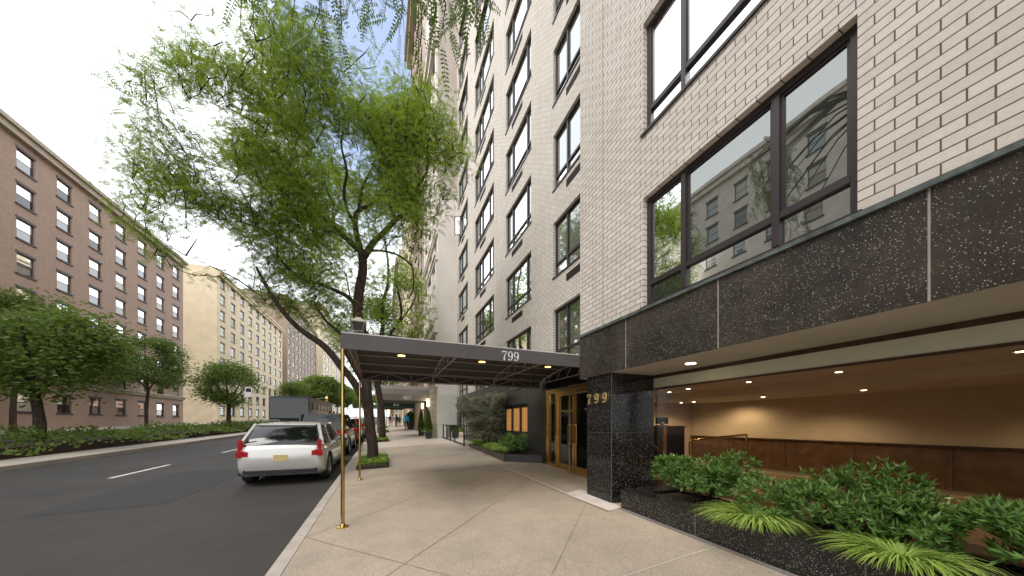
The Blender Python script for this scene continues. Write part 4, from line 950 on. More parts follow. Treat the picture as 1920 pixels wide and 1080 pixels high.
def sample_crown(blobs, n, gap=.48, scale=1.1, seed=0):
    out = []; vol = np.array([b[3]*b[4]*b[5] for b in blobs]); pr = vol/vol.sum(); r_ = np.random.default_rng(seed); ph = r_.uniform(0, 6.28, 9)
    while len(out) < n:
        b = blobs[r_.choice(len(blobs), p=pr)]; d = r_.normal(0, 1, 3); d /= np.linalg.norm(d); rr = r_.uniform(.25, 1)**.45
        p = np.array(b[:3])+d*rr*np.array(b[3:6]); s = scale
        f = math.sin(p[0]*s+ph[0]+1.3*math.sin(p[1]*s*.8+ph[1]))+math.sin(p[1]*s*1.1+ph[2]+1.2*math.sin(p[2]*s*.9+ph[3]))+math.sin(p[2]*s*1.25+ph[4]+math.sin(p[0]*s+ph[5]))
        if (f+3)/6 > gap*r_.uniform(.75, 1.15): out.append(p)
    return np.array(out)
def tree(name, label, base, paths, blobs, n, leaves=10, leafL=.2, pairs=7, lw=.012, ll=.036, mat_=leaf1, simple_leaf=False, group=None, seed=1, gap=.48, extra=None, spread=.22, scale=1.1):
    o = thing(name, label, 'tree', base, group)
    mb = MB()
    for pts, rs in paths:
        P = [Vector(p) for p in pts]; Q = []; QR = []
        for i in range(len(P)-1):      # smooth resample
            p0, p1, p2, p3 = P[max(i-1, 0)], P[i], P[i+1], P[min(i+2, len(P)-1)]
            for k in range(4):
                t = k/4; Q.append(.5*((2*p1)+(p2-p0)*t+(2*p0-5*p1+4*p2-p3)*t*t+(3*p1-p0-3*p2+p3)*t**3)); QR.append((rs[i]+(rs[i+1]-rs[i])*t)*random.uniform(.96, 1.05))
        Q.append(P[-1]); QR.append(rs[-1]); mb.tube(Q, QR, 12 if rs[0] > .08 else 7)
    mb.build('trunk', bark, o, smooth=True)
    cl = sample_crown(blobs, n, gap, scale, seed=seed) if n else np.zeros((0, 3))
    if extra is not None: cl = np.concatenate([cl, extra])
    tw, bn, A = grow(paths, cl); cnt = {}
    Vs = []; Fs = []; off = 0
    for j, pts in tw:
        L = np.linalg.norm(pts[-1]-pts[0]); r0 = min(.04, .009+.013*L); off = tube_np(pts, r0, .003, 4, Vs, Fs, off)
    fast('twigs', np.concatenate(Vs), np.concatenate(Fs), twigm, o, base)
    ends = np.array([t[1][-1] for t in tw]); mids = np.array([t[1][len(t[1])*2//3] for t in tw]); E = np.concatenate([ends, ends, mids])
    P = np.repeat(E, max(1, leaves//3), 0); P = P+RNG.normal(0, 1, P.shape)*np.array([spread, spread, spread*.6]); d = rand_dirs(len(P), -.55, .45)
    if simple_leaf:
        s_ = nrm(np.cross(d, rand_dirs(len(P)))); V, F = rhombs(P, d, s_, RNG.uniform(.6, 1.3, len(P))*leafL, np.full(len(P), leafL*.42))
    else: V, F = compound(P, d, RNG.uniform(.7, 1.25, len(P))*leafL, pairs, lw, ll)
    fast('foliage', V, F, mat_, o, base); return o

# tree 1: the leaning street tree in front of the canopy, limbs laid out after the photograph
Y1 = 11.5
def q1(lst): return [onY(x, y, Y) for x, y, Y in lst]
b1 = (-.33, 11.5, zw(-.33, 11.5))
trunk = [(-.33, 11.5, .15)]+[tuple(v) for v in q1([(699, 840, 11.5), (694, 800, 11.5), (690, 760, 11.45), (685, 700, 11.4), (677, 640, 11.35), (671, 590, 11.3), (673, 550, 11.25), (680, 510, 11.2), (680, 486, 11.2)])]
paths = [(trunk, [.20, .172, .160, .158, .15, .145, .14, .15, .135, .13]),
 (q1([(680, 486, 11.2), (690, 470, 11.1), (702, 452, 11.0), (722, 434, 10.8), (742, 412, 10.6), (762, 398, 10.4), (775, 380, 10.2), (782, 352, 10.0), (800, 322, 9.8), (805, 285, 9.6), (828, 258, 9.4)]), [.12, .10, .09, .082, .078, .07, .06, .048, .038, .03, .02]),
 (q1([(680, 486, 11.2), (674, 460, 11.2), (668, 435, 11.2), (666, 410, 11.3), (672, 395, 11.3), (690, 386, 11.4), (712, 370, 11.6)]), [.12, .095, .085, .075, .065, .055, .03]),
 (q1([(674, 470, 11.2), (655, 452, 11.1), (630, 430, 10.9), (606, 407, 10.8), (580, 385, 10.6), (545, 350, 10.4), (510, 300, 10.2)]), [.10, .085, .078, .07, .06, .045, .025]),
 (q1([(668, 425, 11.2), (652, 395, 11.0), (645, 360, 10.9), (650, 320, 10.8), (640, 270, 10.6), (650, 220, 10.5)]), [.06, .05, .045, .035, .028, .018]),
 (q1([(671, 575, 11.3), (650, 555, 11.2), (625, 543, 11.1), (600, 532, 11.0), (560, 520, 10.8), (520, 480, 10.6)]), [.075, .065, .058, .05, .04, .025]),
 (q1([(692, 775, 11.5), (678, 742, 11.3), (660, 712, 11.2), (640, 688, 11.1), (620, 662, 11.0), (599, 642, 10.9), (560, 615, 10.7), (520, 570, 10.5), (480, 500, 10.3)]), [.12, .115, .11, .105, .10, .09, .075, .055, .03]),
 (q1([(672, 650, 11.35), (650, 635, 11.2), (630, 618, 11.1), (610, 600, 11.0), (590, 570, 10.9)]), [.05, .045, .04, .035, .02]),
 (q1([(690, 470, 11.1), (715, 470, 10.9), (745, 478, 10.6), (772, 500, 10.3), (775, 540, 10.1), (765, 560, 10.0)]), [.04, .035, .03, .026, .022, .016]),
 (q1([(742, 412, 10.6), (730, 380, 10.4), (735, 340, 10.2), (760, 310, 10.0), (778, 260, 9.8)]), [.05, .045, .038, .03, .018]),
 (q1([(672, 395, 11.3), (680, 350, 11.5), (700, 310, 11.8), (715, 260, 12.0)]), [.05, .042, .035, .02])]
blobs1 = [(-1.7, 11.2, 10.1, 3.5, 3.3, 2.1), (.9, 9.7, 9.5, 1.6, 1.5, 1.8), (-.4, 10.8, 10.7, 2.0, 2.1, 1.3), (-3.4, 10.8, 8.2, 2.4, 2.4, 2.2), (1.35, 9.5, 10.6, 1.1, 1.1, 1.0), (-2.3, 10.4, 10.9, 2.0, 1.7, 1.4), (.3, 9.6, 7.4, .95, 1.0, 1.1), (-1.9, 11, 7.0, 1.4, 1.8, 1.3), (-1.6, 11.4, 4.9, .9, 1.2, .8), (-4.3, 10.3, 6.3, 1.4, 1.3, 1.1), (-2.4, 11, 5.7, 1.3, 1.3, 1.0), (-3.2, 10.6, 6.6, 1.3, 1.3, 1.0)]
tree('locust_tree', 'leaning honey locust with a forked trunk rising behind the canopy', b1, paths, blobs1, 3300, 13, .19, 7, .015, .038, seed=3, group='honey locusts along the kerb', gap=.55, scale=2.1, spread=.19)

# near tree behind the camera whose twigs hang into the top of the view
tw0 = []
hang = [((640, -60, 4.2), (622, 20, 4.1)), ((610, -40, 4.0), (604, 60, 3.9)), ((660, -60, 4.4), (650, 20, 4.3)), ((700, -50, 4.2), (684, 40, 4.0)), ((735, -60, 4.0), (715, 55, 3.9)), ((690, -50, 4.3), (725, 20, 4.1)),
        ((750, -50, 3.9), (758, 60, 3.8)), ((760, -40, 3.9), (745, 95, 3.8)), ((815, -70, 3.5), (790, 40, 3.4)), ((815, -60, 3.4), (812, 20, 3.3)), ((790, -60, 3.5), (770, 10, 3.4)), ((850, -60, 3.4), (838, 10, 3.3)),
        ((850, -60, 3.2), (862, 10, 3.1)), ((862, -50, 3.2), (878, 30, 3.1)), ((880, -40, 3.2), (903, 28, 3.1)), ((836, 10, 3.3), (836, 80, 3.3)), ((640, 40, 4.3), (652, 95, 4.4)), ((600, 20, 4.0), (580, 70, 3.9)), ((560, -40, 4.0), (548, 60, 4.0)), ((520, -60, 3.9), (500, 40, 3.9)), ((460, -60, 3.8), (450, 60, 3.8))]
T0 = thing('locust_tree', 'near honey locust whose feathery twigs hang into the top of the view', 'tree', (-.4, -1.6, -.05), 'honey locusts along the kerb')
hub = Vector((-.6, .6, 6.3)); mb = MB()
mb.tube([(-.4, -1.6, -.3), (-.42, -1.5, 2), (-.5, -1.3, 4.2), (-.55, -.6, 5.6), hub, (-.4, 2.2, 7.0)], [.2, .17, .15, .11, .08, .05], 12)
mb.tube([(-.5, -1.3, 4.2), (-1.4, -2.0, 6), (-2.5, -2.2, 8)], [.11, .08, .04], 9); mb.tube([(-.5, -1.3, 4.2), (.5, -2.4, 6), (1.2, -3.0, 8)], [.10, .07, .03], 9); mb.build('trunk', bark, T0, smooth=True)
mb = MB(); LP = []; LD = []
for (a, b) in hang:
    A_, B_ = onY(*a), onY(*b); s0 = Vector((-.4, 2.2, 7.0)); m1 = s0.lerp(A_, .55)+Vector((0, 0, .25)); pts = [s0, m1, A_, A_.lerp(B_, .5)+Vector((random.uniform(-.05, .05), 0, 0)), B_]
    mb.tube(pts, [.02, .012, .006, .004, .002], 5)
    for k in range(8):
        t = k/7; p = A_.lerp(B_, t); LP.append(p+Vector((random.gauss(0, .04), random.gauss(0, .04), random.gauss(0, .03)))); LD.append((random.gauss(0, .6), random.gauss(0, .6), -.55+random.gauss(0, .35)))
mb.build('twigs', twigm, T0)
V1_, F1_ = compound(np.array([tuple(p) for p in LP]), nrm(np.array(LD)), RNG.uniform(.20, .32, len(LP)), 11, .010, .026, .25)
cl = sample_crown([(-2.0, -2.0, 9.2, 3.4, 3.4, 2.4), (1.0, -3.2, 8.6, 2.2, 2.4, 2.2)], 420, .45, seed=9)
tw, bn, A = grow([([(-.5, -1.3, 4.2), (-1.4, -2.0, 6), (-2.5, -2.2, 8)], [.1, .07, .04]), ([(-.5, -1.3, 4.2), (.5, -2.4, 6), (1.2, -3.0, 8)], [.1, .07, .04])], cl)
Vs = []; Fs = []; off = 0
for j, pts in tw: off = tube_np(pts, .016, .003, 4, Vs, Fs, off)
fast('twigs', np.concatenate(Vs), np.concatenate(Fs), twigm, T0, (-.4, -1.6, -.05))
P = np.repeat(np.array([t[1][-1] for t in tw]), 9, 0); P = P+RNG.normal(0, .2, P.shape)
V2_, F2_ = compound(P, rand_dirs(len(P), -.6, .4), RNG.uniform(.15, .26, len(P)), 7, .013, .036)
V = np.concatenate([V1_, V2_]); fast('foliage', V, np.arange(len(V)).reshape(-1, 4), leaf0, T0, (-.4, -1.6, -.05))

# tree 2 and the rest of the kerb row
Yb = 21.6
def q2(l): return [onY(x, y, Y) for x, y, Y in l]
t2 = [(-.05, 21.6, .3)]+[tuple(v) for v in q2([(717, 800, 21.6), (715, 765, 21.6), (709, 730, 21.5), (704, 700, 21.4), (702, 670, 21.3), (712, 640, 21.2)])]
p2 = [(t2, [.24, .20, .19, .185, .18, .17, .15]),
      (q2([(712, 640, 21.2), (718, 610, 21.1), (717, 570, 21.0), (726, 540, 20.9), (728, 500, 20.8), (722, 450, 20.6)]), [.14, .12, .10, .09, .07, .04]),
      (q2([(704, 690, 21.4), (722, 660, 21.2), (733, 625, 21.0), (750, 600, 20.8), (752, 575, 20.7), (745, 540, 20.5), (740, 500, 20.4)]), [.12, .11, .10, .08, .07, .05, .03]),
      (q2([(733, 625, 21.0), (760, 590, 20.6), (778, 560, 20.3), (780, 530, 20.2)]), [.06, .05, .04, .02]),
      (q2([(702, 670, 21.3), (690, 640, 21.0), (680, 600, 20.8), (660, 570, 20.6), (650, 520, 20.4)]), [.10, .08, .07, .05, .03])]
tree('locust_tree', 'second honey locust, its dark trunk just beyond the first tree', (-.05, 21.6, .44), p2, [(-1.6, 21, 9.5, 4.0, 3.6, 3.2), (.6, 20.2, 8.4, 2.2, 2.4, 2.4), (-2.6, 21, 14, 3.6, 3.4, 2.4)], 640, 9, .30, 5, .026, .055, seed=5, gap=.56, group='honey locusts along the kerb', spread=.3)
def avenue_tree(x, y, h, label, n=420, r=4.0, seed=1, group='street trees of the avenue', zb=None, leafL=.28, low=.42):
    z0 = gz(x, y) if zb is None else zb; rg = random.Random(seed); pts = [(x, y, z0-.1), (x+rg.uniform(-.2, .2), y, z0+h*.2), (x+rg.uniform(-.4, .4), y+rg.uniform(-.3, .3), z0+h*.4)]
    ps = [(pts, [.2, .17, .14])]
    for k in range(5):
        a = k*1.26+rg.uniform(-.3, .3); e = Vector(pts[-1]); p = [tuple(e)]
        for s in range(3): e = e+Vector((math.cos(a)*r*.24, math.sin(a)*r*.24, h*.12*(1+rg.uniform(-.2, .4)))); p.append(tuple(e))
        ps.append((p, [.11, .08, .05, .025]))
    return tree('street_tree', label, (x, y, z0), ps, [(x, y, z0+h*.68, r, r, h*.30), (x+rg.uniform(-1, 1), y, z0+h*.8, r*.7, r*.7, h*.2)], n, 39, leafL*.72, mat_=leaf_far, simple_leaf=True, seed=seed, group=group, gap=.47, spread=.42)
avenue_tree(-.3, 33, 13, 'third kerbside tree beyond the taupe canopy', 520, 4.0, 12)
avenue_tree(-.3, 46, 13, 'fourth kerbside tree past the dark green canopy', 480, 4.2, 13)
avenue_tree(-.3, 72, 14, 'far kerbside tree past the cross street', 420, 4.6, 14)
avenue_tree(-.6, 100, 15, 'farthest kerbside tree before the avenue fades', 420, 5.5, 15)
for i, (y, h, lab) in enumerate(((2, 10, 'tree across the avenue left of the view in front of the tan block'), (14, 11, 'tree across the avenue where the tan and limestone blocks meet'), (26, 11, 'tree across the avenue in front of the limestone block'), (40, 12, 'tree across the avenue between limestone and red brick blocks'), (56, 12, 'tree across the avenue in front of the red brick block'))):
    avenue_tree(-28.5, y, h, lab, 420, 4.2, 30+i, zb=G*y-.05, leafL=.4)
for i, (y, h, lab) in enumerate(((20, 6, 'small round tree on the planted median, nearest one'), (38, 6.5, 'small tree on the planted median, middle one'), (60, 7, 'small tree on the planted median, farthest one'))):
    avenue_tree(-13.5, y, h, lab, 300, 2.4, 50+i, zb=G*y-.05, leafL=.3)
for i, (x, y, h) in enumerate(((-13.5, 85, 11), (-13.2, 112, 12), (-13.5, 145, 13), (-13.0, 185, 15), (-5.0, 230, 16), (-13, 235, 17))):
    avenue_tree(x, y, h, ['median tree beyond the small ones, first of the tall row', 'second tall tree far along the median', 'third tall tree far along the median', 'fourth tall tree far along the median', 'tree closing the end of the avenue on the right', 'tree closing the end of the avenue on the left'][i], 420, h*.42, 70+i, zb=G*y-.1, leafL=.7)
# hedge of the median: a continuous mass
hp = []; 
n = 26000; yy = RNG.uniform(8, 120, n); xx = RNG.uniform(-15.6, -11.4, n); hh = (.75+.25*np.sin(yy*.7)+.15*np.sin(yy*2.1+xx))*np.sqrt(np.clip(1-((xx+13.5)/2.3)**2, 0, 1))*RNG.uniform(.6, 1, n)
P = np.stack([xx, yy, hh+G*yy-.04], 1); d = rand_dirs(n, -.2, 1); V, F = rhombs(P, d, nrm(np.cross(d, rand_dirs(n))), RNG.uniform(.12, .24, n), np.full(n, .10))
tag(fast('median_hedge', V, F, leaf_far), 'dense green shrubs filling the planted median', 'hedge', kind='stuff')
mb = MB()
for y in range(8, 120, 4): mb.prism([(-15, y), (-12, y), (-12, y+4), (-15, y+4)], lambda x, q: G*q-.3, lambda x, q: G*q+.35)
struct('median_soil', mb, soil)

# ------------------------------------------------------------------ tree beds
def bed(x0, x1, y0, y1, label, n=900, h=.17):
    z = zw((x0+x1)/2, (y0+y1)/2); o = thing('tree_bed', label, 'tree bed', ((x0+x1)/2, (y0+y1)/2, z), 'planted tree beds along the kerb')
    mb = MB(); zf = lambda x, y: zw(x, y)-.02
    for (a, b, c, d) in ((x0, x1, y0, y0+.05), (x0, x1, y1-.05, y1), (x0, x0+.05, y0+.05, y1-.05), (x1-.05, x1, y0+.05, y1-.05)):
        mb.prism([(a, c), (b, c), (b, d), (a, d)], zf, lambda x, y: zw(x, y)+.10)
    mb.build('brick_edging', simple('bed_edging', (.05, .035, .028), .8, var=.4, vs=15), o)
    mb = MB(); mb.prism([(x0+.05, y0+.05), (x1-.05, y0+.05), (x1-.05, y1-.05), (x0+.05, y1-.05)], zf, lambda x, y: zw(x, y)+.07); mb.build('soil', soil, o)
    mb = MB(); k = 0; per = []
    x = x0
    while x <= x1+.01: per.append((x, y0-.01)); x += .14
    y = y0
    while y <= y1: per.append((x1+.01, y)); y += .14
    for (x, y) in per:
        a = zw(x, y); mb.tube([(x, y, a), (x, y, a+.15)], .006, 4)
    for hh_ in (.05, .15): mb.tube([(x0, y0-.01, zw(x0, y0)+hh_), (x1+.01, y0-.01, zw(x1, y0)+hh_), (x1+.01, y1, zw(x1, y1)+hh_)], .006, 4)
    mb.build('wire_fence', black_metal, o)
    P = np.stack([RNG.uniform(x0+.03, x1-.03, n), RNG.uniform(y0+.03, y1-.03, n), RNG.uniform(.06, .20, n)], 1); P[:, 2] += .045*P[:, 0]+G*P[:, 1]+.04*np.sin(P[:, 0]*9)*np.cos(P[:, 1]*7)
    Vs = []
    for j in range(4):
        d = rand_dirs(n, -.1, .6); s_ = nrm(np.cross(d, np.array([0, 0, 1.0])+RNG.normal(0, .3, (n, 3)))); V, F = rhombs(P, d, s_, RNG.uniform(.05, .10, n), np.full(n, .04)); Vs.append(V)
    V = np.concatenate(Vs); fast('ground_plants', V, np.arange(len(V)).reshape(-1, 4), leaf_bed, o, ((x0+x1)/2, (y0+y1)/2, z))
bed(-.72, .15, 10.2, 12.6, 'leafy bed with wire fence around the leaning locust', 900)
bed(-.42, .30, 20.4, 22.6, 'leafy bed around the second locust', 700)
bed(-.45, .5, 31.6, 34.0, 'low green bed around the third kerbside tree', 600)
bed(-.45, .6, 44.8, 47.2, 'small far bed around the fourth kerbside tree', 400)

# ------------------------------------------------------------------ topiary in pots
def conifer(cx, cy, h, r, label, pot_h=.45, ball=False, square=True):
    z = zw(cx, cy)+.02; o = thing('potted_topiary', label, 'potted plant', (cx, cy, z), None if ball else 'clipped cones beside the taupe canopy door')
    mb = MB(); pr = .21*(r/.28) if not ball else .33; frus(mb, cx, cy, z, z+pot_h-.06, pr*.8, pr); frus(mb, cx, cy, z+pot_h-.059, z+pot_h, pr*1.08, pr*1.08); mb.build('pot', simple('black_pot', (.018, .018, .018), .5, var=.2), o)
    n = 5200; t = RNG.uniform(0, 1, n)
    if ball:
        rad = r*np.where(t < .45, np.sqrt(np.clip(1-((t-.45)/.45)**2, .05, 1)), np.clip((1-t)/.55, 0, 1)**.75); 
    else: rad = r*np.clip(1-t, .03, 1)**.72*np.clip(.75+t*3, 0, 1)
    a = RNG.uniform(0, 6.283, n); lump = 1+.07*np.sin(a*3+t*9)+.04*np.sin(a*7-t*15)
    P = np.stack([cx+rad*lump*np.cos(a), cy+rad*lump*np.sin(a), z+pot_h+t*(h-pot_h)], 1); out = np.stack([np.cos(a), np.sin(a), np.full(n, .9)], 1)
    d = nrm(out+RNG.normal(0, .35, (n, 3))); V, F = rhombs(P-out*.03, d, nrm(np.cross(d, rand_dirs(n))), RNG.uniform(.05, .085, n), np.full(n, .028)); fast('foliage', V, F, leaf_top, o, (cx, cy, z))
    mb = MB(); prof = [(rad_, z_) for rad_, z_ in [((r*.86*(max(1-k/8, .02)**.72 if not ball else (math.sin(math.pi*(.12+.88*k/8)) if k < 8 else .02))), pot_h+(h-pot_h)*k/8) for k in range(9)]]; mb.lathe(prof, (cx, cy, z), 12); mb.build('inner_growth', leaf_top, o)
    if not ball: 
        P = np.array([cx, cy, z+pot_h])+RNG.normal(0, 1, (260, 3))*np.array([pr*.8, pr*.8, .07]); d = rand_dirs(260, -.3, 1); V, F = rhombs(P, d, nrm(np.cross(d, rand_dirs(260))), RNG.uniform(.07, .13, 260), np.full(260, .05)); fast('trailing_plants', V, F, leaf_bed, o, (cx, cy, z))
conifer(2.72, 20.75, 1.72, .27, 'clipped cone evergreen in a black pot nearer the pier')
conifer(2.62, 24.2, 1.95, .27, 'clipped cone evergreen in a black pot farther from the camera')
conifer(2.75, 35.6, 1.95, .52, 'large rounded topiary in a tall dark planter by the green canopy', 1.05, True)

# ------------------------------------------------------------------ people
skin_m = simple('skin', (.50, .30, .22), .55, var=.05)
def cloth(n, c): return simple('cloth_'+n, c, .85, var=.12, vs=9)
hair_g = simple('hair_grey', (.42, .40, .38), .7, var=.2); hair_b = simple('hair_brown', (.05, .028, .015), .6, var=.3)
blue = cloth('blue', (.0, .34, .60)); dark = cloth('dark', (.025, .025, .035)); navy = cloth('navy', (.035, .035, .16)); khaki = cloth('khaki', (.42, .32, .20)); olive = cloth('olive', (.13, .12, .075)); blackc = cloth('black', (.012, .012, .013)); white = cloth('white', (.75, .73, .70)); pink = cloth('pink', (.62, .40, .34)); shoe = cloth('shoe', (.02, .016, .014))
def person(x, y, h, top, bottom, label, hair=hair_b, rz=0, stride=.14, sleeve=1, longhair=False, shorts=False, arm=.1, hands=False, group=None):
    s = h/1.75; V = []; E = []; RD = []; BM = []
    mats = [skin_m, top, bottom, shoe, hair]
    def v(p, r): V.append(Vector(p)*s); RD.append(r*s); return len(V)-1
    def e(a, b, m_): E.append((a, b)); BM.append(m_)
    pel = v((0, 0, .95), .145); wa = v((0, 0, 1.10), .130); ch = v((0, .01, 1.28), .150); nb = v((0, 0, 1.44), .085); nk = v((0, .01, 1.52), .052); hd = v((0, .025, 1.60), .075); hd2 = v((0, .02, 1.675), .088)
    e(pel, wa, 1); e(wa, ch, 1); e(ch, nb, 1); e(nb, nk, 0); e(nk, hd, 0); e(hd, hd2, 0)
    for sg in (-1, 1):
        st = stride*sg; hp_ = v((sg*.09, 0, .88), .105); kn = v((sg*.10, st*.8+.03, .49), .068); an = v((sg*.10, st*1.6-(.05 if st < 0 else 0), .10), .045); toe = v((sg*.11, st*1.6+.17, .045), .038)
        e(pel, hp_, 2); e(hp_, kn, 2); e(kn, an, 0 if shorts else 2); e(an, toe, 3)
        sh = v((sg*.18, 0, 1.40), .065); el_ = v((sg*.245, -st*.5-.03, 1.13), .047); wr = v((sg*.255, -st*.9+arm, .89), .030); e(ch, sh, 1); e(sh, el_, 1); e(el_, wr, 1 if sleeve else 0)
        pm = v((sg*.255, -st*.9+arm+.015, .81), .033); e(wr, pm, 0)
        if hands:
            for f in range(4): a = v((sg*.252, -st*.9+arm+.028-.017*f, .765), .010); b = v((sg*(.245-.004*f), -st*.9+arm+.032-.017*f, .725+abs(f-1.4)*.008), .008); e(pm, a, 0); e(a, b, 0)
            a = v((sg*.235, -st*.9+arm+.05, .80), .011); b = v((sg*.225, -st*.9+arm+.065, .765), .009); e(pm, a, 0); e(a, b, 0)
    me = bpy.data.meshes.new('person'); me.from_pydata(V, E, []); o = bpy.data.objects.new('person', me); C.objects.link(o)
    md = o.modifiers.new('skin', 'SKIN'); md.use_smooth_shade = True; md.branch_smoothing = .4
    for i, d in enumerate(me.skin_vertices[0].data): d.radius = (RD[i]*(1.25 if i in (0, 1, 2) else 1), RD[i]*(.85 if i in (0, 1, 2) else 1)); d.use_root = (i == 0)
    sb = o.modifiers.new('sub', 'SUBSURF'); sb.levels = 1; sb.render_levels = 1; bake(o)
    for m_ in mats: o.data.materials.append(m_)
    for p in o.data.polygons:
        c = p.center; best = 1e9
        for (a, b), m_ in zip(E, BM):
            A_, B_ = V[a], V[b]; t = max(0, min(1, (c-A_).dot(B_-A_)/max((B_-A_).length_squared, 1e-9))); dd = (c-A_.lerp(B_, t)).length-(RD[a]+(RD[b]-RD[a])*t)
            if dd < best: best = dd; bm_ = m_
        p.material_index = bm_; p.use_smooth = True
    mb = MB(); mb.lathe([(.035*s, 1.78*s-.0), (.075*s, 1.755*s), (.096*s, 1.70*s), (.098*s, 1.65*s), (.09*s, (1.42 if longhair else 1.60)*s)], (0, -.008*s, 0), 12)
    hr = mb.build('hair', hair, smooth=True); hr.parent = o
    # facial features on the side away from the camera too
    mb = MB(); mb.tube([Vector((0, .105, 1.64))*s, Vector((0, .125, 1.61))*s], [.009*s, .014*s], 5)
    for sg in (-1, 1): mb.box(sg*.095*s-.012*s, sg*.095*s+.012*s, -.01*s, .03*s, 1.61*s, 1.66*s); mb.box(sg*.035*s-.010*s, sg*.035*s+.010*s, .100*s, .108*s, 1.65*s, 1.66*s)
    mb.box(-.025*s, .025*s, .098*s, .106*s, 1.572*s, 1.580*s); fc = mb.build('face_features', skin_m); fc.parent = o
    o.location = (x, y, zw(x, y)+.0); o.rotation_euler.z = rz; tag(o, label, 'person', group); return o
person(2.2, 34.0, 1.77, blue, dark, 'man in a bright blue jacket and dark trousers walking away', hair_g, 0, .16, hands=True)
wm = person(1.62, 43, 1.68, blackc, olive, 'woman in a black top and olive trousers carrying a large black bag', hair_b, 0, .13, longhair=True, sleeve=0, hands=True)
mb = MB(); mb.box(1.83, 1.97, 42.75, 43.25, zw(1.8, 43)+.72, zw(1.8, 43)+1.02); mb.tube([(1.9, 42.85, zw(1.8, 43)+1.0), (1.86, 42.95, zw(1.8, 43)+1.30), (1.84, 43.1, zw(1.8, 43)+1.0)], .012, 6)
tag(mb.build('shoulder_bag', blackc, bevel=.04), 'large black bag at the side of the woman in black', 'bag')
person(.95, 50, 1.75, navy, khaki, 'person in a navy top and khaki trousers near the corner', hair_g, .2, .10)
person(1.35, 53, 1.70, white, pink, 'person in a white shirt beside the navy-topped walker', hair_b, .1, .10, shorts=True, sleeve=0)
person(1.75, 50, 1.72, white, pink, 'person in white behind the woman in black', hair_b, 3.1, .12, shorts=True, sleeve=0)
person(2.35, 51, 1.50, navy, navy, 'short person in dark blue clothes beyond the blue jacket', hair_b, 3.2, .10)
person(2.05, 56, 1.68, pink, white, 'distant person in a pink top and pale trousers', hair_b, 3.0, .12)

# ------------------------------------------------------------------ cars
def paint(n, c, metal=.2, rough=.22):
    m_ = N('car_paint_'+n).set(c, rough, metal); m_.p.inputs['Coat Weight'].default_value = 1; m_.p.inputs['Coat Roughness'].default_value = .03; return m_.m
tyre_m = simple('tyre_rubber', (.012, .012, .012), .8, var=.2, vs=20); rim_m = simple('alloy_rim', (.40, .40, .41), .3, .9, var=.05); clad = simple('black_cladding', (.018, .018, .019), .6, var=.1)
tail_m = N('tail_lamp').set((.22, .004, .005), .15).m; tail_m.node_tree.nodes['Principled BSDF'].inputs['Emission Color'].default_value = (1, .02, .02, 1); tail_m.node_tree.nodes['Principled BSDF'].inputs['Emission Strength'].default_value = .04
plate_m = simple('number_plate', (.62, .50, .20), .5, var=0)
def interp(x, tab):
    for (a, va), (b, vb) in zip(tab, tab[1:]):
        if x <= b: t = (x-a)/(b-a); t = t*t*(3-2*t) if False else t; return va+(vb-va)*max(0, min(1, t))
    return tab[-1][1]
